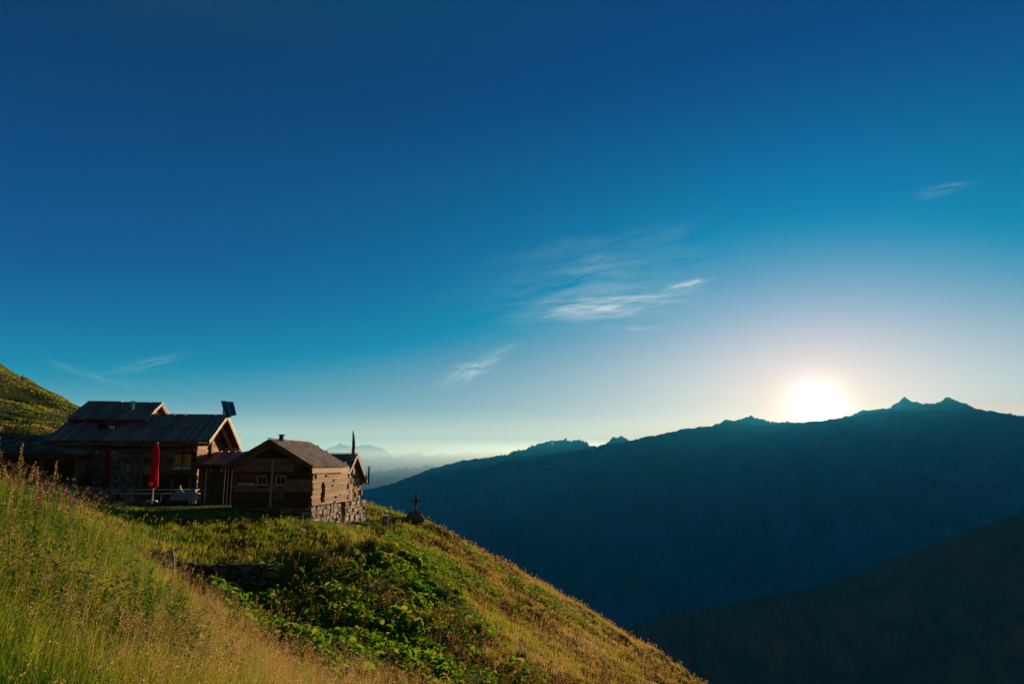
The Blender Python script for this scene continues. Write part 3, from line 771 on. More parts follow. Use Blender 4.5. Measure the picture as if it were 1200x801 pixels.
# ================================================================== the front chalet
def front_chalet():
    RZ = -math.atan(0.13)
    pk = P(316, 515, 34.6); c, s_ = math.cos(RZ), math.sin(RZ)
    root = empty('front_chalet', (pk.x, pk.y, 0), RZ, label='small log chalet on a rubble base with shingled roof, gable facing the meadow', cat='chalet')
    zr = pk.z; tn = .565; hl, hr = 2.42, 2.32; Lr = 4.9; ov = .6
    zl, zq = zr - hl * tn, zr - hr * tn
    def lx(px, y):
        r = D(px, 545)[0]; return (r * (pk.y + y * c) - pk.x + y * s_) / (c - r * s_)
    mb = MB(); slab(mb, (hr, 0, zq), (hr, Lr, zq), (0, Lr, zr), (0, 0, zr), .07); slab(mb, (-hl, Lr, zl), (-hl, 0, zl), (0, 0, zr - .002), (0, Lr, zr - .002), .07)
    roof = mb.build('roof', WOOD, root)
    mb = MB(); roof_slope(mb, (hr + .05, -.05, zq - .03), (hr + .05, Lr, zq - .03), (0, Lr, zr), (0, -.05, zr), 26, 13, .028, .25, jit=.01); mb.build('right_shingles', SHING, roof)
    mb = MB(); roof_slope(mb, (-hl - .05, Lr, zl - .03), (-hl - .05, -.05, zl - .03), (0, -.05, zr), (0, Lr, zr), 26, 13, .028, .25, jit=.01); mb.build('left_shingles', SHING, roof)
    MB().box(-.12, .12, -.06, Lr - .1, zr + .05, zr + .09).build('ridge_board', SHING, roof)
    mb = MB(); mb.bar((hr, -.03, zq - .09), (0, -.03, zr - .09), .05, .22, Vector((.49, 0, .87))); mb.bar((-hl, -.03, zl - .09), (0, -.03, zr - .09), .05, .22, Vector((-.49, 0, .87)))
    mb.bar((1.55, ov * .4, zr - 1.55 * tn - .22), (0, ov * .4, zr - .25), .1, .14, Vector((.49, 0, .87))); mb.bar((-1.6, ov * .4, zr - 1.6 * tn - .22), (0, ov * .4, zr - .25), .1, .14, Vector((-.49, 0, .87)))
    mb.build('barge_boards', WOOD, roof)
    mb = MB(); mb.box(hr - .03, hr + .02, -.02, Lr, zq - .34, zq - .09); mb.build('eave_board', TRIM, roof)
    for x in (-1.9, 0, 1.8): MB().box(x - .09, x + .09, .0, ov, zr - abs(x) * tn - .28, zr - abs(x) * tn - .1).build('purlin', WOOD, roof)
    zw = P(0, 592, 35.3).z; gz = P(0, 616, 35.3).z
    xl, xr = -2.0, 2.02; yf = ov; yk = 5.6
    top = lambda x: zr - abs(x) * tn - .12
    ww0, ww1 = P(0, 567, 35.3).z, P(0, 558, 35.3).z
    ops = [(lx(304, yf), lx(314, yf), ww0, ww1), (lx(325.5, yf), lx(336, yf), ww0, ww1)]
    mb = MB(); log_wall(mb, 'x', yf, xl, xr, zw - .5, top, ch=.21, openings=ops); mb.build('gable_wall', WOOD, root)
    sw = (lx(375.5, 2.2),)
    wy0, wy1 = 1.72, 2.1
    wz0, wz1 = P(0, 587, 36.6).z, P(0, 567, 36.6).z
    mb = MB(); log_wall(mb, 'y', xr, yf + .09, yk, zw, lambda y: zq - .02, ch=.125, th=.2, openings=[(wy0, wy1, wz0, wz1)], rough=.032, maxlen=2.4); mb.build('side_wall', LITWOOD, root)
    MB().box(xr - .12, xr + .02, wy0, wy1, wz0, wz1).build('side_window', DARK, root)
    mb = MB(); mb.box(xr + .11, xr + .15, wy1 + .01, wy1 + .2, wz0, wz1); mb.build('shutter', SHUT, root)
    mb = MB(); mb.box(xr + .11, xr + .15, .95, 1.3, zq - .62, zq - .34); mb.build('upper_shutter', SHUT, root)
    mb = MB(); log_wall(mb, 'y', xl, yf + .09, yk, zw - .5, lambda y: zl - .02, ch=.3); log_wall(mb, 'x', yk, xl, xr, zw - .2, top, ch=.3); mb.build('rear_walls', WOOD, root)
    # stone base
    mb = MB(); rubble(mb, 'y', xr + .16, yf - .1, 4.45, gz - .35, zw - .02, .5, .26, face=1)
    rubble(mb, 'x', yf - .12, xr - .6, xr + .12, gz - .35, zw - .28, .4, .26, face=-1)
    mb.build('stone_base', STONE, root)
    for o0, o1, a, b in ops:
        window_x(root, o0, o1, yf - .085, a, b, mull=1, frame_mat=TRIM)
    mb = MB()
    for q in (326.0, 331.5): mb.box(lx(q, yf), lx(q + 4.6, yf), yf - .14, yf - .105, ww0 - .75, ww0 - .12)
    mb.build('hatch', WOODV, root)
    MB().box(lx(318.4, yf - .15), lx(320.6, yf - .15), yf - .2, yf - .1, gz - .1, zr - 1.0).build('centre_post', TRIM, root)
    mb = MB(); mb.box(lx(282, yf), lx(301, yf), yf - .15, yf - .10, P(0, 568, 35.3).z, P(0, 565.5, 35.3).z); mb.build('pale_board', PALE, root)
    ch = MB(); ch.box(.03, .20, .95, 1.13, zr - .15, zr + .27); chim = ch.build('chimney', IRON, root)
    MB().box(-.02, .26, .91, 1.19, zr + .275, zr + .31).build('chimney_cap', IRON, chim)
    # ---- cross wing at the back with a small gable of its own
    f = P(405, 563, 40.0) - Vector((pk.x, pk.y, 0)); fx = f.x * c + f.y * s_; fy = -f.x * s_ + f.y * c
    ez = f.z; pz = P(0, 532, 41.7).z; hw = 1.78; X0 = fx - 2.3
    mb = MB(); slab(mb, (X0, fy, ez), (fx, fy, ez), (fx, fy + hw, pz), (X0, fy + hw, pz), .06); slab(mb, (fx, fy + 2 * hw + .3, ez - .2), (X0, fy + 2 * hw + .3, ez - .2), (X0, fy + hw, pz - .002), (fx, fy + hw, pz - .002), .06)
    wr = mb.build('wing_roof', WOOD, root)
    mb = MB(); roof_slope(mb, (X0, fy - .03, ez - .02), (fx + .04, fy - .03, ez - .02), (fx + .04, fy + hw, pz), (X0, fy + hw, pz), 10, 7, .028, .25, jit=.01)
    roof_slope(mb, (fx + .04, fy + 2 * hw + .33, ez - .22), (X0, fy + 2 * hw + .33, ez - .22), (X0, fy + hw, pz), (fx + .04, fy + hw, pz), 10, 7, .028, .25, jit=.01)
    mb.build('wing_shingles', SHING, wr)
    MB().box(X0, fx + .05, fy + hw - .1, fy + hw + .1, pz + .045, pz + .08).build('wing_ridge_board', SHING, wr)
    mb = MB(); mb.bar((fx, fy, ez - .07), (fx, fy + hw, pz - .07), .05, .17, Vector((0, -.67, .74))); mb.bar((fx, fy + 2 * hw + .3, ez - .27), (fx, fy + hw, pz - .07), .05, .17, Vector((0, .67, .74)))
    mb.build('wing_barge_boards', TRIM, wr)
    gx = fx - .32; sl_ = (pz - ez) / hw
    wt_ = lambda y: (ez + (y - fy) * sl_ if y < fy + hw else pz - (y - fy - hw) * sl_) - .12
    y0, y1 = fy + .45, fy + 2 * hw - .25
    zc0, zc1 = P(0, 586, 41.5).z, P(0, 568, 41.5).z; sy = fy + 1.35
    mb = MB(); rubble(mb, 'y', gx, y0, y1, zw - .1, ez + .12, .3, .22, face=1); mb.build('wing_wall', WARMSTONE, root)
    mb = MB(); log_wall(mb, 'y', gx - .1, y0, y1, ez + .13, wt_, ch=.15); log_wall(mb, 'x', y0, xr - .2, gx, zw - .1, lambda x: ez + .15, ch=.2); log_wall(mb, 'x', y1, X0, gx, zw - .1, lambda x: ez + .1, ch=.3); mb.build('wing_boarding', LITWOOD, root)
    MB().box(gx + .05, gx + .1, sy, sy + .38, zc0, zc1).build('wing_shutter', SHUT, root)
    MB().box(gx + .1, gx + .14, fy + hw - .12, fy + hw + .16, ez + .35, ez + .95).build('attic_shutter', SHUT, root)
    mb = MB(); rubble(mb, 'y', gx + .3, y0 - .25, y1 + .3, gz - .6, P(0, 587.5, 41).z, .6, .3, face=1); rubble(mb, 'x', y0 - .25, xr, gx + .27, gz - .5, P(0, 588, 41).z, .4, .3, face=-1)
    mb.build('wing_stone_base', STONE, root)
    MB().tube([(fx + .1, fy + 2 * hw + .1, ez - .3), (fx + .1, fy + 2 * hw + .1, P(0, 546, 43.5).z)], .055, 10).build('stove_pipe', IRON, root)
    return root
front_chalet()

# ------------------------------------------------------------------ flag pole behind the cross wing
def flagpole():
    b = P(411.5, 560, 45.5); g = Hz(b.x, b.y)
    top = P(411.5, 504.5, 45.5).z
    root = empty('flagpole', (b.x, b.y, g), 0, label='thin pole with a furled flag rising behind the small chalet', cat='flagpole')
    MB().tube([(0, 0, -.2), (0, 0, top - g)], [.045, .03], 8).build('pole', IRON, root)
    m = MB(); T = top - g
    n = 10
    for i in range(n):
        z0 = T - .12 - i * .17; w0 = .04 + .11 * math.sin(math.pi * (i + .3) / (n + 1)); w1 = .04 + .11 * math.sin(math.pi * (i + 1.3) / (n + 1))
        k = .06 if i % 2 else -.02
        m.poly([(.03, 0, z0), (.03 + w0, k, z0 - .1), (.03 + w1, -k, z0 - .27), (.03, 0, z0 - .17)], [(0, 1, 2, 3)])
    m.build('flag', flat('flag_cloth', (0.05, 0.025, 0.025), 0.9), root)
flagpole()

# ------------------------------------------------------------------ low shed at the far left
def low_shed():
    O = P(98, 533, 37.6)
    root = empty('low_shed', (O.x, O.y, 0), 0.08, label='low dark shed with a slab roof left of the large chalet', cat='shed')
    L = 9.5; ze = O.z; zb = P(0, 511, 41.5).z; dy = 3.9
    mb = MB(); slab(mb, (-L, 0, ze), (0, 0, ze), (-.2, dy, zb), (-L, dy, zb), .1); r = mb.build('roof', WOOD, root)
    mb = MB(); roof_slope(mb, (-L, -.05, ze), (.03, -.05, ze), (-.2, dy, zb), (-L, dy, zb), 22, 7, .05, .3, jit=.02); mb.build('stone_slabs', material('roof_slabs', m_stone((0.045, 0.028, 0.026), (0.10, 0.062, 0.058), (0.18, 0.12, 0.11))), r)
    mb = MB(); gz = -2.1
    log_wall(mb, 'x', 1.2, -L + .3, -.4, gz, lambda x: ze + .3, ch=.24); log_wall(mb, 'y', -.5, .5, dy - .3, gz, lambda y: ze + (y) * (zb - ze) / dy - .1, ch=.24); mb.build('wall', WOOD, root)
    for x in (-.45, -2.3, -4.4, -6.6):
        MB().box(x - .09, x + .09, .25, .43, gz - .3, ze - .02).build('post', WOODV, root)
    mb = MB(); mb.box(-L, -.3, .24, .44, ze - .19, ze - .021 ); mb.build('beam', WOOD, root)
low_shed()

# ------------------------------------------------------------------ dry stone walls
def dry_wall(name, pts, hs, label, mat=STONE, th=.45, size=.28, face_pts=None, dz=0.15, col_=None):
    """follows a polyline, tops at given heights (world z)"""
    mb = MB(); rnd = random.Random(len(pts) * 13)
    for (a, b), (h0, h1) in zip(zip(pts[:-1], pts[1:]), zip(hs[:-1], hs[1:])):
        a = Vector(a); b = Vector(b); Ls = (b - a).length; d = (b - a) / Ls; nr = Vector((d.y, -d.x))
        z = min(h0[0], h1[0])
        u = 0
        while u < Ls:
            w = size * rnd.uniform(.6, 1.7)
            t = (u + w / 2) / Ls; zb = h0[0] * (1 - t) + h1[0] * t; zt = h0[1] * (1 - t) + h1[1] * t
            zz = zb
            while zz < zt - .04:
                h = min(size * rnd.uniform(.4, .8), zt - zz + .03)
                ww = w * rnd.uniform(.85, 1.1); uu = u + rnd.uniform(-.05, .05); p = rnd.uniform(-.06, .06)
                c4 = []
                for (s0, s1) in ((0, -1), (1, -1), (1, 1), (0, 1)):
                    q = a + d * (uu + ww * s0) + nr * ((th / 2 + p) * (-s1))
                    c4.append(Vector((q.x + rnd.uniform(-.02, .02), q.y + rnd.uniform(-.02, .02), 0)))
                mb.hexa([q + Vector((0, 0, zz + .01)) for q in c4][::-1] + [q * 1.0 + Vector((0, 0, zz + h - .01 + rnd.uniform(-.02, .02))) for q in c4][::-1])
                zz += h
            u += w
    o = mb.build(name, mat)
    return tag(o, label=label, cat='stone wall')
# retaining wall below the yard
ps = [P(px, 640, Y) for px, Y in ((212, 21.1), (250, 21.55), (285, 22.1), (318, 22.55))]
dry_wall('retaining_wall', [(v.x, v.y) for v in ps], [(P(0, 672, v.y).z - .3, P(0, 659 + (i % 2) * 3, v.y).z) for i, v in enumerate(ps)],
         'crumbling dry stone retaining wall below the grassy yard', mat=material('shaded_stone', m_stone((0.02, 0.02, 0.012), (0.05, 0.045, 0.03), (0.12, 0.10, 0.075))), size=.15)  # stone darkened: shade of the unlit wall face put into the colour
ps = [P(px, 590, Y) for px, Y in ((30, 35.2), (90, 35.6), (150, 36.0), (168, 36.1))]
dry_wall('terrace_wall', [(v.x, v.y) for v in ps], [(P(0, 592, v.y).z - .3, P(0, 567 + i * 3, v.y).z) for i, v in enumerate(ps)],
         'low rubble wall edging the terrace below the shed', mat=MATS['dull_rubble'], size=.3)

# ------------------------------------------------------------------ closed parasols
def parasol(px, Y, ptop, pbase, mat, label, cap=True, marks=False):
    b = P(px, pbase, Y); T = P(px, ptop, Y).z - b.z
    root = empty('closed_parasol', b, 0, label=label, cat='parasol', group='closed red parasols')
    MB().tube([(0, 0, -.1), (0, 0, T - .05)], .028, 10).build('pole', WHITE, root, True)
    m = MB(); m.tube([(0, 0, 0.0), (0, 0, .06), (0, 0, .07), (0, 0, .3)], [.26, .24, .05, .04], 16); m.build('base', flat('concrete', (.3, .3, .29)), root)
    prof = [(T - .02, .03), (T - .12, .075), (T - .35, .12), (T - .8, .165), (T - 1.15, .155), (T - 1.3, .15), (T - 1.6, .175), (T - 1.95, .20), (T - 2.12, .215), (T - 2.2, .13)]
    n = 48; V = []; F = []
    for i, (z, r) in enumerate(prof):
        for k in range(n):
            a = 2 * math.pi * k / n
            fold = 1 + .30 * min(1, i / 3) * math.cos(8 * a + .5 * math.sin(z * 3)) + .05 * math.sin(3 * a + z * 4)
            rr = r * .86 * fold; zz = z + (.05 * math.cos(8 * a) if i >= len(prof) - 2 else 0)
            V.append((rr * math.cos(a), rr * math.sin(a), zz))
    for i in range(len(prof) - 1):
        for k in range(n): F.append((i * n + k, (i + 1) * n + k, (i + 1) * n + (k + 1) % n, i * n + (k + 1) % n))
    F.append(tuple(range(n)))
    c = MB(); c.V = V; c.F = F; cn = c.build('canopy', mat, root, True)
    st = MB().tube([(0, 0, T - 1.27), (0, 0, T - 1.32)], .142, 20).build('strap', mat, cn, True)
    if cap: MB().tube([(0, 0, T - .03), (0, 0, T + .02)], [.06, .035], 12).build('cap', WHITE, root, True)
    if marks:
        m = MB()
        for k in range(5):
            x = -.09 + k * .045; m.box(x, x + .014, -.232, -.22, T - 2.04 + .02 * (k % 2), T - 1.93 + .03 * ((k * 7) % 3)); m.box(x, x + .032, -.232, -.22, T - 2.0 + .02 * (k % 3), T - 1.988 + .02 * (k % 3))
        m.build('lettering', WHITE, cn)
    return root
parasol(178, 34.0, 518.5, 587.5, RED, 'tall closed bright red parasol on a white pole in front of the windows', marks=True)
parasol(122, 38.3, 522.5, 580, PINK, 'smaller faded red closed parasol in front of the rubble wall', cap=False)

# ------------------------------------------------------------------ trestle tables with benches in the yard
def trestle_table(loc, rz, label):
    root = empty('trestle_table', loc, rz, label=label, cat='table', group='trestle tables in the yard')
    m = MB()
    for i in range(3): m.box(-1.1, 1.1, -.27 + i * .18, -.27 + i * .18 + .17, .72, .755)
    m.build('table_top', PALE, root)
    for x in (-.8, .8):
        m = MB(); m.bar((x, -.24, 0), (x, .2, .72), .05); m.bar((x, .24, 0), (x, -.2, .72), .051, .045); m.bar((x, -.24, .68), (x, .24, .68), .06); m.build('leg', IRON, root)
    return root
def bench(loc, rz, label):
    root = empty('bench', loc, rz, label=label, cat='bench', group='benches in the yard')
    MB().box(-1.1, 1.1, -.13, .13, .43, .465).build('seat', PALE, root)
    for x in (-.8, .8):
        m = MB(); m.bar((x, -.1, 0), (x, -.06, .43), .05); m.bar((x, .1, 0), (x, .06, .43), .05); m.bar((x, -.1, .2), (x, .1, .2), .04); m.build('leg', IRON, root)
    return root
for px, w in ((155, 'left of the tall red parasol'), (205, 'right of the tall red parasol')):
    v = P(px, 589, 36.6); g = Hz(v.x, v.y)
    trestle_table((v.x, v.y, P(0, 573, 36.6).z - .755), .05, 'plank trestle table on the yard ' + w)
    v2 = P(px + 2, 589, 35.7)
    bench((v2.x, v2.y, P(0, 577.5, 35.7).z - .465), .05, 'narrow plank bench in front of the table ' + w)
v = P(211, 573, 36.6)
lan = empty('lantern', (v.x, v.y, P(0, 573, 36.6).z), 0, label='small pale lantern standing on the trestle table', cat='lantern')
MB().box(-.09, .09, -.06, .06, 0.001, .02).build('tray', WHITE, lan)
MB().tube([(0, 0, .021), (0, 0, .17), (0, 0, .22)], [.035, .035, .012], 10).build('candle_glass', WHITE, lan, True)

# ------------------------------------------------------------------ tarp over a stack, by the lean-to
def tarp():
    v = P(217, 585, 34.6)
    gz_ = P(0, 585.5, 34.6).z
    n = 26; V = []; 
    for i in range(n):
        for k in range(n):
            x = (i / (n - 1) - .5) * 1.25; y = (k / (n - 1) - .5) * .9
            ex = max(abs(x) / .52, abs(y) / .36)
            h = .42 + .20 * math.exp(-((x - .38) ** 2 + y * y) / .02) + .06 * vnoise(x * 4 + 3, y * 4) 
            h = h * (1 - min(1, max(0, (ex - .75) / .45)) ** 1.2) + .015 * math.sin(20 * x + 14 * y)
            V.append((x + .03 * vnoise(y * 7, x * 3), y, max(0.005, float(h))))
    o = np_mesh('tarp_cover', V, grid_faces(n, n), TARP, smooth=True)
    o.location = (v.x, v.y, gz_)
    sd = o.modifiers.new('thick', 'SOLIDIFY'); sd.thickness = .01
    tag(o, label='crumpled blue-grey tarp over a small stack beside the lean-to door', cat='tarp')
tarp()

# ------------------------------------------------------------------ wayside cross on its rock
def rock(name, loc, rx, ry, h, seed, mat, label=None, cat='rock', group=None, parent=None):
    bm = bmesh.new(); bmesh.ops.create_icosphere(bm, subdivisions=4, radius=1.0)
    for v in bm.verts:
        c = v.co; d = 1 + .28 * float(vnoise(c.x * 1.7 + seed, c.y * 1.7 + c.z * 1.3)) + .12 * float(vnoise(c.x * 4 + seed, c.z * 4 + c.y * 3)) + .05 * float(vnoise(c.x * 10 + seed, c.z * 11 + c.y * 9))
        taper = 1 - .35 * max(0, c.z)
        v.co = Vector((c.x * d * rx * taper, c.y * d * ry * taper, (c.z * d * .5 + .35) * h))
    me = bpy.data.meshes.new(name); bm.to_mesh(me); bm.free(); me.materials.append(mat)
    o = bpy.data.objects.new(name, me); COL.objects.link(o); o.location = loc; o.parent = parent
    if label: tag(o, label=label, cat=cat, group=group)
    return o
b = P(487, 614, 52.0); 
rk = rock('boulder', (b.x, b.y, b.z), .62, .6, 1.0, 3, ROCK, 'dark boulder under the wayside cross on the grassy edge')
top = P(487, 601.5, 52.0).z
cr = empty('wayside_cross', (b.x, b.y, top), 0, label='dark wayside cross with roof-like braces standing on a boulder', cat='cross')
Hc = P(487, 578, 52.0).z - top; za = P(487, 587, 52.0).z - top
MB().box(-.055, .055, -.055, .055, -.25, Hc).build('upright', IRON, cr)
MB().box(-.38, .38, -.05, .05, za - .05, za + .05).build('crossbar', IRON, cr)
m = MB(); m.bar((-.36, 0, za + .05), (0, 0, Hc), .05, .04); m.bar((.36, 0, za + .05), (0, 0, Hc), .05, .04); m.build('braces', IRON, cr)
m = MB(); m.box(-.08, .08, -.075, -.056, za - .22, za + .26); m.build('figure_plate', IRON, cr)

# stone post with a flat pale cap
b = P(451.5, 618, 45.5)
sp = empty('stone_post', (b.x, b.y, b.z), .2, label='short stone post with a pale flat cap on the slope beside the chalet', cat='stone post')
m = MB(); rubble(m, 'x', -.16, -.18, .18, -.2, .72, .32, .22, face=-1); m.build('shaft', ROCK, sp)
MB().box(-.24, .24, -.23, .23, .73, .80, j=.01).build('cap', WHITE, sp)

# broken fence by the terrace edge
v = P(202, 668, 19.6); g = Hz(v.x, v.y)
bf = empty('broken_fence', (v.x, v.y, g), 0, label='weathered remains of a wooden fence leaning at the end of the retaining wall', cat='fence')
q = lambda px, py, Y: P(px, py, Y) - Vector((v.x, v.y, g))
DRY = material('dead_wood', m_wood((0.10, 0.07, 0.05), (0.2, 0.15, 0.11), (0.34, 0.28, 0.22)))
MB().tube([q(203.5, 676, 19.6), q(203, 655, 19.6), q(201, 641, 19.6)], [.045, .04, .03], 7).build('post', DRY, bf)
MB().tube([q(170, 656, 19.2), q(186, 650, 19.4), q(205, 644, 19.8), q(214, 641, 20)], [.02, .03, .035, .02], 7).build('rail', DRY, bf)
MB().tube([q(176, 664, 19.1), q(190, 663, 19.3), q(206, 661, 19.8)], [.015, .022, .02], 7).build('rail', DRY, bf)

# ================================================================== vegetation
NR = np.random.RandomState(42)
def hit(px, py, y0=3.0, y1=200.0):
    """where the line of sight through a point of the view meets the hillside"""
    a, b = D(px, py)
    Y = np.exp(np.linspace(math.log(y0), math.log(y1), 900))
    d = b * Y - H(a * Y, Y)
    i = np.argmax(d < 0) if (d < 0).any() else len(Y) - 1
    return Vector((a * Y[i], Y[i], Hz(a * Y[i], Y[i])))

def m_leaf(stops, trans=0.58, rough=0.6):
    def b(t):
        at = t.n('ShaderNodeAttribute', attribute_name='tint').outputs['Fac']
        c = t.ramp(at, stops)
        d = t.n('ShaderNodeBsdfPrincipled', inp={'Base Color': c, 'Roughness': 0.75, 'Specular IOR Level': 0.08}).outputs[0]
        tr = t.n('ShaderNodeBsdfTranslucent', inp={'Color': t.mix(1.0, c, (1.0, 0.95, 0.55), 'MULTIPLY')}).outputs[0]
        mx = t.n('ShaderNodeMixShader', inp={0: trans}); t.t.links.new(d, mx.inputs[1]); t.t.links.new(tr, mx.inputs[2])
        return mx.outputs[0]
    return b
GRASS = material('grass_blade', m_leaf([(0.0, (0.04, 0.11, 0.007)), (0.28, (0.14, 0.235, 0.014)), (0.5, (0.27, 0.28, 0.03)), (0.72, (0.32, 0.23, 0.07)), (1.0, (0.44, 0.31, 0.17))]))
LEAF = material('broad_leaf', m_leaf([(0.0, (0.022, 0.07, 0.008)), (0.5, (0.07, 0.19, 0.015)), (0.85, (0.17, 0.31, 0.03)), (1.0, (0.28, 0.26, 0.05))], 0.55, 0.45))
SEED = material('seed_head', m_leaf([(0.0, (0.24, 0.14, 0.08)), (0.6, (0.45, 0.30, 0.19)), (1.0, (0.68, 0.52, 0.36))], 0.5))
BUSH = material('shrub_leaf', m_leaf([(0.0, (0.018, 0.035, 0.008)), (0.5, (0.06, 0.10, 0.015)), (1.0, (0.16, 0.19, 0.03))], 0.45))
HEATH = material('heather_twig', m_leaf([(0.0, (0.05, 0.028, 0.014)), (0.5, (0.13, 0.075, 0.035)), (1.0, (0.26, 0.16, 0.08))], 0.4))
NEEDLE = material('conifer_needle', m_leaf([(0.0, (0.008, 0.02, 0.008)), (1.0, (0.03, 0.055, 0.02))], 0.2))
PINKF = flat('pink_petal', (0.55, 0.08, 0.28), 0.7, 0.1)
BARK = flat('bark', (0.09, 0.065, 0.045), 0.9, 0.1)

# footprints that stay bare of tall grass
def inside_quads(x, y):
    m = np.zeros(x.shape, bool)
    c, s_ = math.cos(-BRZ), math.sin(-BRZ)
    lx_ = (x - BO.x) * c - (y - BO.y) * s_; ly_ = (x - BO.x) * s_ + (y - BO.y) * c
    m |= (lx_ > -9.5) & (lx_ < 1.6) & (ly_ > 0.6) & (ly_ < 7.6)
    pk = P(316, 515, 34.6); rz = math.atan(0.13); c, s_ = math.cos(rz), math.sin(rz)
    lx_ = (x - pk.x) * c - (y - pk.y) * s_; ly_ = (x - pk.x) * s_ + (y - pk.y) * c
    m |= (lx_ > -2.1) & (lx_ < 2.45) & (ly_ > 0.45) & (ly_ < 9.5)
    O = P(98, 533, 37.6)
    m |= (x > O.x - 9.6) & (x < O.x + .3) & (y > O.y - .1) & (y < O.y + 4)
    return m
def lawn(x, y):
    """trodden short grass round the buildings"""
    return np.clip(1.3 - (((x + 15.5) / 8.0) ** 4 + ((y - 38.5) / 5.2) ** 4), 0, 1)

def poly_mask(poly, x, y):
    n = len(poly); m = np.zeros(np.shape(x), bool); j = n - 1
    for i in range(n):
        xi, yi = poly[i]; xj, yj = poly[j]
        m ^= ((yi > y) != (yj > y)) & (x < (xj - xi) * (y - yi) / (yj - yi + 1e-12) + xi)
        j = i
    return m
PATCH = [hit(px, py) for px, py in ((232, 682), (262, 676), (310, 678), (365, 676), (400, 668), (432, 652), (470, 646), (500, 662), (528, 690), (560, 725), (596, 770), (625, 801), (640, 830), (420, 830),
                                    (360, 800), (318, 770), (282, 740), (250, 710))]
PATCH = [(v.x, v.y) for v in PATCH]
def leafy(x, y):
    """leafiness: 1 in the broad-leaved patch, thinning out to the right"""
    m = poly_mask(PATCH, x + .5 * vnoise(x * .9, y * .9), y + .8 * vnoise(x * .7 + 5, y * .7)).astype(float)
    n = fbm(x / 2.2 + 31, y / 2.2, 3)
    edge = np.clip((x + 5.5) / 5.0, 0, 1)
    return m * np.where(n > -0.55 + 0.75 * edge, 1.0, 0.12)

def dryness(x, y):
    d = np.hypot(x, y)
    near = np.clip(1 - (d - 13) / 6, 0, 1)
    n = fbm(x / 3.1, y / 3.1, 3); n2 = fbm(x / 9.0 + 40, y / 9.0, 2)
    slope = np.clip((x + 8.5) / 9.0, 0, 1) * (1 - near)
    lr = np.clip((x / (y + 1e-6) + .70) / .45, 0, 1)
    fine = fbm(x / .6 + 3, y / .6, 3)
    return np.clip(0.37 + 0.05 * near + near * (-0.20 + 0.34 * lr + .24 * fine) + 0.40 * slope + 0.24 * n + 0.12 * n2, 0, 1)

def blades(x, y, h, w, lean_amt, tint, name, mat, label=None, bend=1.0):
    n = len(x); z = H(x, y)
    phi = NR.rand(n) * 2 * math.pi; la = NR.rand(n) * 2 * math.pi
    L = lean_amt * h * NR.rand(n) * bend
    wx, wy = np.cos(phi), np.sin(phi); lx_, ly_ = np.cos(la) * L + .10 * h, np.sin(la) * L - .04 * h
    b = np.stack([x, y, z - .02], -1)
    wv = np.stack([wx, wy, 0 * wx], -1) * (w / 2)[:, None]
    mid = b + np.stack([lx_ * .3, ly_ * .3, h * .58], -1)
    tip = b + np.stack([lx_, ly_, h * (1 - .25 * np.clip(L / h, 0, 1))], -1)
    V = np.stack([b - wv, b + wv, mid - wv * .75, mid + wv * .75, tip], 1).reshape(-1, 3)
    i = np.arange(n)[:, None] * 5
    F = np.concatenate([i + np.array([0, 1, 3]), i + np.array([0, 3, 2]), i + np.array([2, 3, 4])], 0)
    o = np_mesh(name, V, F, mat, attr={'tint': np.repeat(tint, 5)})
    return tag(o, kind='stuff', label=label)

def scatter(n, r0, r1, p, az0=-44, az1=42):
    """polar scatter round the meadow, density falling off with distance as r^-p (per area)"""
    u = NR.rand(n); e = 2 - p
    r = (r0 ** e + u * (r1 ** e - r0 ** e)) ** (1 / e)
    a = R(az0) + NR.rand(n) * R(az1 - az0)
    return r * np.sin(a), r * np.cos(a)

def meadow():
    x, y = scatter(360000, 2.2, 62, 1.35)
    keep = ~inside_quads(x, y) & (NR.rand(len(x)) > 0.80 * leafy(x, y))
    x, y = x[keep], y[keep]
    d = np.hypot(x, y); n = fbm(x / 1.3 + 7, y / 1.3, 3)
    near = np.clip(1 - (d - 13) / 5, 0, 1)
    lw = lawn(x, y)
    h = (0.15 + 0.15 * near + 0.09 * np.clip((d - 20) / 20, 0, 1)) * (1 + 0.45 * n) * NR.uniform(.6, 1.25, len(x))
    h = np.clip(h * (1 - 0.82 * lw), 0.04, 0.8)
    w = np.maximum(0.0045, d * 0.00058) * NR.uniform(.7, 1.4, len(x))
    t = np.clip(dryness(x, y) - .25 * lw + NR.normal(0, .13, len(x)), 0, 1)
    blades(x, y, h, w, 0.95, t, 'meadow_grass', GRASS)
    # far hillside above the roofs
    x = NR.uniform(-150, -22, 150000); y = NR.uniform(44, 170, 150000)
    d = np.hypot(x, y)
    blades(x, y, NR.uniform(.04, .16, len(x)) * (1.2 + fbm(x / 4, y / 4, 3)), d * .0009 * NR.uniform(.7, 1.3, len(x)), .6, np.clip(.52 + .40 * fbm(x / 11, y / 16, 4) + NR.normal(0, .06, len(x)), 0, 1), 'hillside_grass', GRASS)
meadow()

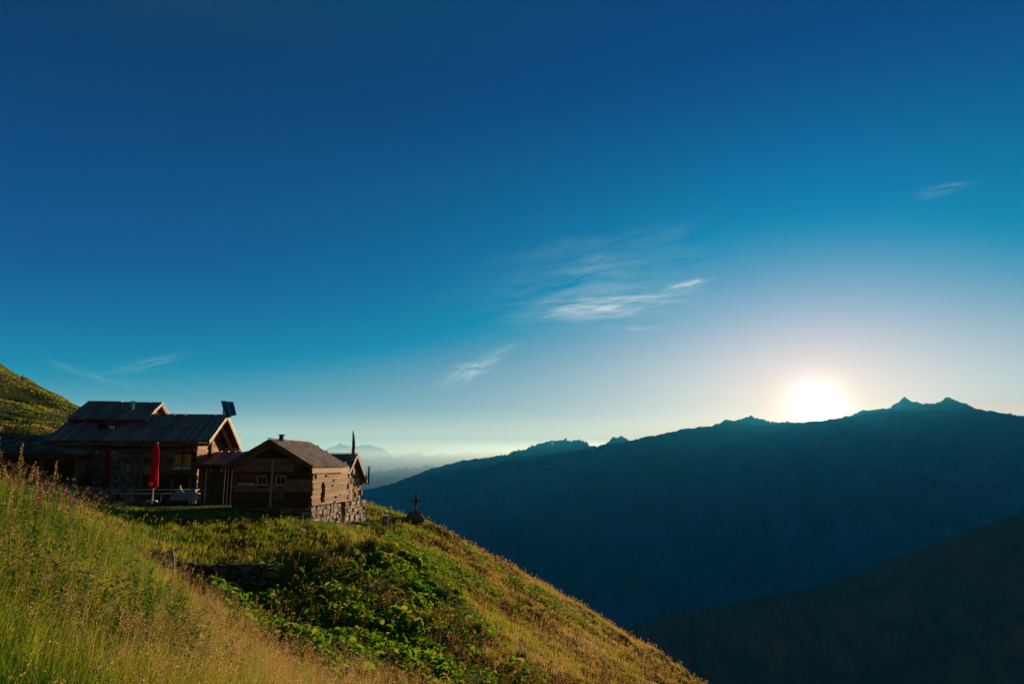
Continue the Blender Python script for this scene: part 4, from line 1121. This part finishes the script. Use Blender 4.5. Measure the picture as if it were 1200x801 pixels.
def tufts():
    """taller bunches that break the outline of the sward"""
    cx, cy = scatter(5200, 3.0, 58, 1.1)
    keep = ~inside_quads(cx, cy) & (lawn(cx, cy) < .25) & (leafy(cx, cy) < .5)
    cx, cy = cx[keep], cy[keep]
    k = 26
    x = np.repeat(cx, k); y = np.repeat(cy, k); d = np.hypot(x, y)
    s_ = np.repeat(NR.uniform(.6, 1.3, len(cx)), k)
    x = x + NR.normal(0, .09, len(x)) * s_; y = y + NR.normal(0, .09, len(x)) * s_
    near = np.clip(1 - (d - 13) / 5, 0, 1)
    h = (.28 + .10 * near) * s_ * NR.uniform(.6, 1.2, len(x))
    t = np.clip(dryness(x, y) + np.repeat(NR.normal(0, .15, len(cx)), k) + NR.normal(0, .07, len(x)), 0, 1)
    blades(x, y, h, np.maximum(.005, d * .00062) * NR.uniform(.7, 1.3, len(x)), .8, t, 'grass_tufts', GRASS)
tufts()

def quads(c, ax, ay):
    """c (n,3), half axes (n,3) -> diamond faces"""
    V = np.stack([c - ax, c - ay, c + ax, c + ay], 1).reshape(-1, 3)
    i = np.arange(len(c))[:, None] * 4
    return V, i + np.array([0, 1, 2, 3])
def rnd_dirs(n):
    v = NR.normal(0, 1, (n, 3)); return v / np.linalg.norm(v, axis=1)[:, None]
def perp(a, b):
    v = np.cross(a, b); return v / (np.linalg.norm(v, axis=1)[:, None] + 1e-9)

def seeds(n, r0, r1, name, hmin, hmax, mask=None, p=1.2):
    x, y = scatter(n, r0, r1, p)
    k = ~inside_quads(x, y) & (lawn(x, y) < .2) & (NR.rand(n) < np.clip(dryness(x, y) * 1.5 - .1, 0, 1)) & (leafy(x, y) < .5)
    x, y = x[k], y[k]; n = len(x); z = H(x, y); d = np.hypot(x, y)
    h = NR.uniform(hmin, hmax, n); la = NR.rand(n) * 6.283; L = h * NR.uniform(.05, .6, n)
    dx, dy = np.cos(la) * L + .12 * h, np.sin(la) * L
    w = np.maximum(.0010, d * .00013)
    # stems: thin crossed blades
    b = np.stack([x, y, z], -1); tip = b + np.stack([dx, dy, h], -1); mid = b + np.stack([dx * .3, dy * .3, h * .55], -1)
    wv = np.stack([np.cos(la + 1.3), np.sin(la + 1.3), 0 * la], -1) * w[:, None]
    V1 = np.stack([b - wv, b + wv, mid + wv * .8, mid - wv * .8, tip + wv * .5, tip - wv * .5], 1).reshape(-1, 3)
    i = np.arange(n)[:, None] * 6
    F1 = np.concatenate([i + np.array([0, 1, 2, 3]), i + np.array([3, 2, 4, 5])], 0)
    t1 = np.repeat(NR.uniform(.1, .5, n), 6)
    kk = 13
    u = NR.rand(n, kk)
    pos = tip[:, None, :] * (1 - .26 * u[..., None]) + (mid * .26)[:, None, :] * u[..., None]
    sp = (h * .05)[:, None, None] * (0.25 + u[..., None])
    pos = (pos + NR.normal(0, 1, (n, kk, 3)) * sp).reshape(-1, 3)
    dd = np.repeat(d, kk)
    sz = np.maximum(.0042, dd * .00042) * NR.uniform(.6, 1.4, len(dd))
    ax = rnd_dirs(len(dd)); ay = perp(ax, rnd_dirs(len(dd)))
    V2, F2 = quads(pos, ax * sz[:, None] * .6, ay * sz[:, None] * 1.3)
    t2 = np.clip(np.repeat(NR.uniform(.2, .8, n), kk) + NR.normal(0, .15, len(dd)), 0, 1)
    o = np_mesh(name, np.concatenate([V1, V2]), np.concatenate([F1, F2 + len(V1)]), SEED, attr={'tint': np.concatenate([t1, np.repeat(t2, 4)])})
    tag(o, kind='stuff')
seeds(34000, 2.6, 17, 'flowering_grass', .30, .66)
seeds(15000, 17, 60, 'dry_seed_grass', .28, .5, p=1.0)

def leaves(c, size, tint, up=0.75, rounded=True):
    """rounded leaves: 6-gon fans folded along the midrib; returns tri arrays"""
    n = len(c)
    nrm = rnd_dirs(n) * (1 - up) + np.array([0, 0, 1.0]) * up; nrm /= np.linalg.norm(nrm, axis=1)[:, None]
    a = perp(nrm, rnd_dirs(n)); b = np.cross(nrm, a)
    s = size[:, None]
    P_ = [c - a * s, c - a * s * .45 + b * s * .62 + nrm * s * .18, c + a * s * .45 + b * s * .60 + nrm * s * .15, c + a * s * 1.05 - nrm * s * .1,
          c + a * s * .45 - b * s * .60 + nrm * s * .15, c - a * s * .45 - b * s * .62 + nrm * s * .18]
    V = np.stack(P_, 1).reshape(-1, 3); i = np.arange(n)[:, None] * 6
    F = np.concatenate([i + np.array([0, 1, 2, 3]), i + np.array([0, 3, 4, 5])], 0)
    return V, F, np.repeat(tint, 6)

def leafy_patch():
    xs = [q[0] for q in PATCH]; ys = [q[1] for q in PATCH]
    n = 70000
    x = NR.uniform(min(xs) - 1, max(xs) + 1, n); y = NR.uniform(min(ys) - 1, max(ys) + 1, n)
    k = NR.rand(n) < leafy(x, y) * (0.35 + 0.65 * (fbm(x / .8, y / .8, 2) > -.35))
    x, y = x[k], y[k]
    lump = np.clip(fbm(x / .75 + 11, y / .75, 3), -.6, 1)
    hh = .12 + .26 * (lump + .6)
    z = H(x, y) + hh * np.sqrt(NR.rand(len(x)))
    s_ = NR.uniform(.04, .11, len(x)) * np.clip(1 + .7 * fbm(x / 1.1 + 77, y / 1.1, 2), .5, 1.7)
    t = np.clip(.55 + .25 * lump + NR.normal(0, .25, len(x)), 0, 1)
    V, F, tt = leaves(np.stack([x, y, z], -1), s_, t, up=.55)
    tag(np_mesh('leafy_ground_cover', V, F, LEAF, attr={'tint': tt}), kind='stuff')
    m_ = 420
    x = NR.uniform(min(xs), max(xs), m_); y = NR.uniform(min(ys), max(ys), m_); k = poly_mask(PATCH, x, y); x, y = x[k], y[k]
    kk = 26; X = np.repeat(x, kk); Y = np.repeat(y, kk); u = NR.rand(len(X)); h = np.repeat(NR.uniform(.35, .75, len(x)), kk)
    c = np.stack([X + NR.normal(0, .025, len(X)), Y + NR.normal(0, .025, len(X)), np.repeat(H(x, y), kk) + h * (.45 + .55 * u)], -1)
    ax = rnd_dirs(len(X)) * .022; ax[:, 2] = np.abs(ax[:, 2]) + .02; V, F = quads(c, ax, perp(ax, rnd_dirs(len(X))) * .012)
    tag(np_mesh('dock_seed_stalks', V, F, HEATH, attr={'tint': np.repeat(NR.rand(len(X)), 4)}), kind='stuff')
    # scattered leafy strips further along the slope
    V_, F_, T_ = [], [], []; off = 0
    for (px, py, sx, sy, m) in ((480, 648, 1.6, 1.2, 900), (505, 662, 2.0, 1.0, 1200), (560, 655, 1.5, .8, 600), (650, 712, 2.5, 1.5, 900), (640, 700, 1.0, .8, 500), (540, 672, 2.2, .8, 800)):
        v = hit(px, py)
        x = v.x + NR.normal(0, sx * .6, m); y = v.y + NR.normal(0, sy * .8, m); z = H(x, y) + .3 * NR.rand(m)
        V, F, tt = leaves(np.stack([x, y, z], -1), NR.uniform(.06, .13, m), np.clip(NR.normal(.7, .2, m), 0, 1), up=.6)
        V_.append(V); F_.append(F + off); T_.append(tt); off += len(V)
    tag(np_mesh('leafy_strips', np.concatenate(V_), np.concatenate(F_), LEAF, attr={'tint': np.concatenate(T_)}), kind='stuff')
leafy_patch()

def heath():
    """low woody clumps on the exposed slope"""
    cx, cy = scatter(5200, 17, 62, 0.6, -20, 24)
    n_ = fbm(cx / 5.0 + 60, cy / 5.0, 3)
    k = (n_ > -.05) & (cx > -8) & ~inside_quads(cx, cy) & (leafy(cx, cy) < .5)
    cx, cy, n_ = cx[k], cy[k], n_[k]
    m = 60
    rr = np.repeat(NR.uniform(.15, .42, len(cx)), m)
    x = np.repeat(cx, m) + NR.normal(0, 1, len(rr)) * rr * .6; y = np.repeat(cy, m) + NR.normal(0, 1, len(rr)) * rr * .6
    dd = ((x - np.repeat(cx, m)) ** 2 + (y - np.repeat(cy, m)) ** 2) / (rr * rr)
    z = H(x, y) + rr * .8 * np.clip(1 - dd * .5, .05, 1) * NR.rand(len(rr))
    d = np.hypot(x, y)
    ax = rnd_dirs(len(x)); ax[:, 2] = np.abs(ax[:, 2]) + .6; ax /= np.linalg.norm(ax, axis=1)[:, None]; ay = perp(ax, rnd_dirs(len(x)))
    V, F = quads(np.stack([x, y, z], -1), ax * (.05 + d * .0006)[:, None], ay * (.008 + d * .0003)[:, None])
    green = np.repeat(NR.rand(len(cx)) < .35, m)
    t = np.clip(.45 + NR.normal(0, .2, len(x)), 0, 1)
    o = np_mesh('heather_clumps', V, F, [HEATH, BUSH], matidx=green.astype(int), attr={'tint': np.repeat(t, 4)})
    tag(o, kind='stuff')
heath()

# shrubs: each its own thing
def shrub_proto(seed, n=1500, upr=False):
    root = bpy.data.objects.new('shrub', None); COL.objects.link(root)
    rs = np.random.RandomState(seed); rn = random.Random(seed)
    st = MB()
    cs = []
    for i in range(9):
        a = rn.uniform(0, 6.28); r = rn.uniform(.1, .42); h = rn.uniform(.35, .8) * (1.35 if upr else 1)
        e = Vector((math.cos(a) * r, math.sin(a) * r, h)); cs.append(e)
        st.tube([(0, 0, -.05), (e.x * .4, e.y * .4, e.z * .5), tuple(e)], [.022, .014, .005], 5)
    st.build('stems', BARK, root)
    k = rs.randint(0, len(cs), n)
    c = np.array([tuple(q) for q in cs])[k] * rs.uniform(.55, 1.0, (n, 1)) + rs.normal(0, .10, (n, 3)); c[:, 2] = np.abs(c[:, 2])
    V, F, tt = leaves(c, rs.uniform(.018, .042, n), np.clip(.3 + .5 * c[:, 2] + rs.normal(0, .2, n), 0, 1), up=.2)
    np_mesh('foliage', V, F, BUSH, root, attr={'tint': tt})
    return root
sp0 = shrub_proto(1); sp1 = shrub_proto(2, upr=True)
SHR = [(432, 648, 1.0, 'bushy shrub on the bank below the stone post'), (446, 632, .9, 'shrub just below the stone post'), (322, 606, .8, 'rounded shrub in front of the small chalet gable'),
       (402, 652, .75, 'shrub at the right end of the shaded bank'), (377, 664, .7, 'low shrub where the shaded bank meets the leafy patch'), (350, 657, .6, 'small shrub right of the retaining wall'),
       (462, 690, .7, 'shrub at the right of the leafy patch'), (520, 705, .7, 'dark shrub beyond the leafy patch'), (560, 745, .7, 'shrub among heather low on the slope'),
       (455, 655, .9, 'shrub on the slope below the boulder'), (610, 775, .6, 'lowest shrub near the bottom edge of the slope'), (500, 735, .6, 'shrub amid the lower leaves'),
       (165, 612, .7, 'sunlit shrub at the yard edge below the red parasol'), (222, 618, .6, 'shrub on the sunlit yard bank left of the small chalet'), (283, 622, .55, 'shrub on the sunlit bank under the pale board')]
first = {0: sp0, 1: sp1}; used_s = set()
for i, (px, py, s_, lab) in enumerate(SHR):
    pr = i % 2
    o = first[pr] if pr not in used_s else copy_tree(first[pr]); used_s.add(pr)
    o.location = hit(px, py); o.scale = (s_ * .95, s_ * .95, s_ * .8); o.rotation_euler = (0, 0, i * 1.7)
    tag(o, lab, 'shrub', 'shrubs on the slope')
# dark bushes behind the low shed
BSH = [(8, 497), (24, 498), (38, 499), (51, 500), (63, 500), (76, 498), (14, 490), (46, 492)]
for i, (px, py) in enumerate(BSH):
    o = copy_tree(first[i % 2]); v = P(px, py + 6, 56.0 + i % 3)
    o.location = (v.x, v.y, Hz(v.x, v.y)); o.scale = (1.5, 1.5, 1.5 + .2 * (i % 3)); o.rotation_euler = (0, 0, i * 2.1)
    tag(o, ('leftmost', 'third', 'fourth', 'fifth', 'sixth', 'rightmost', 'second', 'rear')[i] + ' of the dark bushes in the row from the left behind the low shed', 'shrub', 'bushes behind the low shed')

# small conifers
def conifer(seed, h=2.6, n=1700):
    root = bpy.data.objects.new('conifer', None); COL.objects.link(root)
    rs = np.random.RandomState(seed)
    MB().tube([(0, 0, -.3), (0, 0, h * .5), (0, 0, h * .97)], [.06, .04, .01], 7).build('trunk', BARK, root)
    u = rs.rand(n) ** .8; lay = np.round(u * 13) / 13 + rs.normal(0, .012, n)
    a = rs.rand(n) * 6.283; r = (1 - lay) * h * .25 * (.35 + .65 * rs.rand(n)) * (1 + .25 * np.sin(a * 3 + lay * 20)) + .02
    c = np.stack([np.cos(a) * r, np.sin(a) * r, lay * h * .97 + .12 - r * .25], -1)
    ax = np.stack([np.cos(a), np.sin(a), -.25 + 0 * a], -1) + rs.normal(0, .2, (n, 3)); ay = perp(ax, rs.normal(0, 1, (n, 3)))
    V, F = quads(c, ax * .085, ay * .03)
    np_mesh('crown', V, F, NEEDLE, root, attr={'tint': np.repeat(rs.rand(n), 4)})
    return root
cf = conifer(4); fst = True
for i, (px, pt, Y, s_, lab) in enumerate(((553, 643, 58, .75, 'uppermost of the small conifers peeping over the slope edge'), (573, 652, 59, 1.0, 'second small conifer from the top along the slope edge'), (591, 660, 60, 1.15, 'tallest small conifer along the slope edge'),
                                          (606, 668, 60, .9, 'fourth small conifer down the slope edge'), (622, 677, 61, .85, 'fifth small conifer down the slope edge'), (639, 686, 61, .6, 'lowest tiny conifer along the slope edge'),
                                          (25.5, 442, 142, .50, 'larger lone conifer on the skyline of the left hill'), (32.5, 447.5, 142, .34, 'smaller lone conifer on the skyline of the left hill'))):
    o = cf if fst else copy_tree(cf); fst = False
    top = P(px, pt, Y); hgt = 2.6 * s_
    gz_ = Hz(top.x, top.y)
    if px > 100:
        o.location = (top.x, top.y, gz_); f = max(.5, (top.z - gz_) / 2.55); o.scale = (min(f, 1.3) * .9, min(f, 1.3) * .9, f)
    else:
        v = hit(px, pt + 6, 60, 200); o.location = v; k_ = s_; o.scale = (k_, k_, k_)
    o.rotation_euler = (0, 0, i * 1.3)
    tag(o, lab, 'conifer', 'small conifers at the slope edge' if px > 100 else 'conifers on the skyline')

bb = hit(487, 612); rk.location = (bb.x, bb.y, bb.z - .05)
k_ = bb.y / 52.0; rk.scale = (k_, k_, k_ * 1.05)
top_ = P(487, 601.0, bb.y).z; cr.location = (bb.x, bb.y, top_); cr.scale = (k_, k_, k_)
bb = hit(451.5, 618); sp.location = bb; sp.scale = (bb.y / 45.5,) * 3
# scattered stones in the turf
for i, (px, py, s_, lab) in enumerate(((262, 700, .10, 'small grey stone among the leaves below the retaining wall'), (440, 618, .14, 'flat stone in the grass beside the rubble base'), (470, 628, .13, 'small stone on the slope under the boulder'))):
    v = hit(px, py); rock('stone', (v.x, v.y, v.z - .02), s_ * 1.4, s_, s_, i + 9, ROCK, lab, 'stone')

# willowherb and tall stalks near the camera, each a thing
def willowherb(seed, h, flowers):
    root = bpy.data.objects.new('willowherb', None); COL.objects.link(root)
    rn = random.Random(seed); lx_, ly_ = rn.uniform(-.12, .12), rn.uniform(-.08, .08)
    pt = lambda u: Vector((lx_ * u * u, ly_ * u * u, h * u))
    MB().tube([pt(k / 6) for k in range(7)], [.004 * (1.2 - k / 7) + .0008 for k in range(7)], 6).build('stem', flat('red_stem', (0.20, 0.09, 0.05), .8), root)
    rs = np.random.RandomState(seed); n = 60
    u = rs.uniform(.1, .80, n); a = rs.rand(n) * 6.283
    c = np.array([tuple(pt(k)) for k in u])
    ax = np.stack([np.cos(a), np.sin(a), .35 + 0 * a], -1); L_ = rs.uniform(.03, .06, n) * (1.15 - u * .5)
    c = c + ax * L_[:, None]
    ay = perp(ax, np.tile([[0, 0, 1.0]], (n, 1)))
    V, F = quads(c, ax * L_[:, None], ay * (L_ * .2)[:, None])
    np_mesh('leaves', V, F, LEAF, root, attr={'tint': np.repeat(rs.uniform(.3, 1, n), 4)})
    n = 46
    u = rs.uniform(.76, 1.0, n); a = rs.rand(n) * 6.283; c = np.array([tuple(pt(k)) for k in u]); r_ = (1.05 - u) * .09 * h + .004
    c = c + np.stack([np.cos(a) * r_, np.sin(a) * r_, .01 * np.sin(a * 3)], -1)
    ax = rs.normal(0, 1, (n, 3)); ax /= np.linalg.norm(ax, axis=1)[:, None]; ay = perp(ax, rs.normal(0, 1, (n, 3)))
    V, F = quads(c, ax * .0095, ay * .007)
    np_mesh('blossom' if flowers else 'seed_pods', V, F, PINKF if flowers else SEED, root, attr={'tint': np.repeat(rs.uniform(.2, .9, n), 4)})
    return root
W = [willowherb(3, .8, False), willowherb(5, .62, True), willowherb(8, .9, False)]
usedw = set()
WL = [(4, 512, 9.0, 0, 'tallest rust-coloured stalk at the left picture edge'), (16, 545, 8.6, 2, 'rusty stalk second from the left edge'), (33, 541, 8.0, 2, 'rusty stalk rising before the low shed'), (28, 520, 9.5, 0, 'thin stalk with a leafy tip against the shed roof'),
      (50, 548, 8.4, 0, 'stalk in front of the shed posts'), (62, 560, 8.8, 1, 'pink flowering willowherb below the low shed'), (75, 566, 9.4, 1, 'pink flowering willowherb right of its neighbour under the shed'),
      (45, 572, 7.6, 1, 'pink willowherb among pale grass heads'), (70, 540, 10.0, 2, 'slim stalk at the right end of the herb row'), (86, 578, 9.6, 1, 'small pink bloom furthest right of the herb row'),
      (22, 572, 6.2, 0, 'rusty stalk in the left foreground herbs'), (8, 590, 5.4, 2, 'leafy stalk in the lowest left foreground'),
      (174, 686, 7.8, 0, 'dark stalk standing alone mid meadow'), (199, 690, 8.0, 2, 'second lone dark stalk mid meadow'), (176, 722, 6.8, 1, 'willowherb with one pink bloom in mid meadow')]
for i, (px, pt_, Y, k, lab) in enumerate(WL):
    T = P(px, pt_, Y); g = Hz(T.x, T.y); o = W[k] if k not in usedw else copy_tree(W[k]); usedw.add(k)
    hh = {0: .8, 1: .62, 2: .9}[k]; f = max(.4, (T.z - g) / hh)
    o.location = (T.x, T.y, g); o.scale = (1.0, 1.0, f); o.rotation_euler = (0, 0, i * 1.9)
    tag(o, lab, 'wildflower', 'tall stalks in the near meadow')

def herbs():
    """broad-leaved herbs in the near sward"""
    V_, F_, T_ = [], [], []; off = 0
    ctr = [(10, 620, 4.0, 260), (30, 660, 3.0, 220), (60, 610, 3.0, 150), (160, 770, 2.2, 200), (190, 745, 2.2, 200), (215, 770, 2.0, 160), (235, 735, 2.0, 130), (60, 740, 3.0, 160), (15, 560, 3.5, 150), (20, 700, 2, 160)]
    for px, py, sp_, m in ctr:
        v = hit(px, py)
        for q in range(m // 6):
            sx, sy = v.x + NR.normal(0, sp_ * .16), v.y + NR.normal(0, sp_ * .2); zz = Hz(sx, sy); h = NR.uniform(.3, .6); n = 40
            u = NR.uniform(.15, 1.0, n); a = NR.rand(n) * 6.283
            ax = np.stack([np.cos(a), np.sin(a), NR.uniform(-.1, .6, n)], -1); L_ = NR.uniform(.025, .06, n)
            c = np.stack([sx + 0 * u, sy + 0 * u, zz + h * u], -1) + ax * L_[:, None]
            ay = perp(ax, np.tile([[0, 0, 1.0]], (n, 1)))
            V, F = quads(c, ax * L_[:, None], ay * (L_ * .3)[:, None])
            V_.append(V); F_.append(F + off); off += len(V); T_.append(np.repeat(np.clip(NR.normal(.6, .25, n), 0, 1), 4))
    tag(np_mesh('wild_herbs', np.concatenate(V_), np.concatenate(F_), LEAF, attr={'tint': np.concatenate(T_)}), kind='stuff')
herbs()

# hamlet far below on the other side of the valley
def hamlet():
    vm = bpy.data.objects['valley_mountain']; rn = random.Random(3)
    proto = None
    for i in range(16):
        a, b = D(775 + rn.gauss(0, 16), 656 + rn.gauss(0, 3))
        ok, loc, nr, idx = vm.ray_cast(Vector((0, 0, 0)), Vector((a, 1, b)).normalized())
        if not ok: continue
        if proto is None:
            m = MB(); m.box(-8, 8, -6, 6, -8, 9); m.poly([(-9, -7.5, 8.5), (9, -7.5, 8.5), (9, 0, 14), (-9, 0, 14), (-9, 7.5, 8.5), (9, 7.5, 8.5)], [(0, 1, 2, 3), (3, 2, 5, 4), (0, 3, 4), (1, 5, 2)])
            o = proto = m.build('village_house', flat('pale_render', (0.22, 0.30, 0.32), .8, .1, 0, .1))
        else:
            o = proto.copy(); COL.objects.link(o)
        o.location = loc; o.rotation_euler = (0, 0, rn.uniform(0, 3.1)); k_ = rn.uniform(.5, .9); o.scale = (k_, k_, k_)
        tag(o, 'tiny pale house in the hamlet on the far valley slope', 'house', 'houses of the far hamlet')
hamlet()
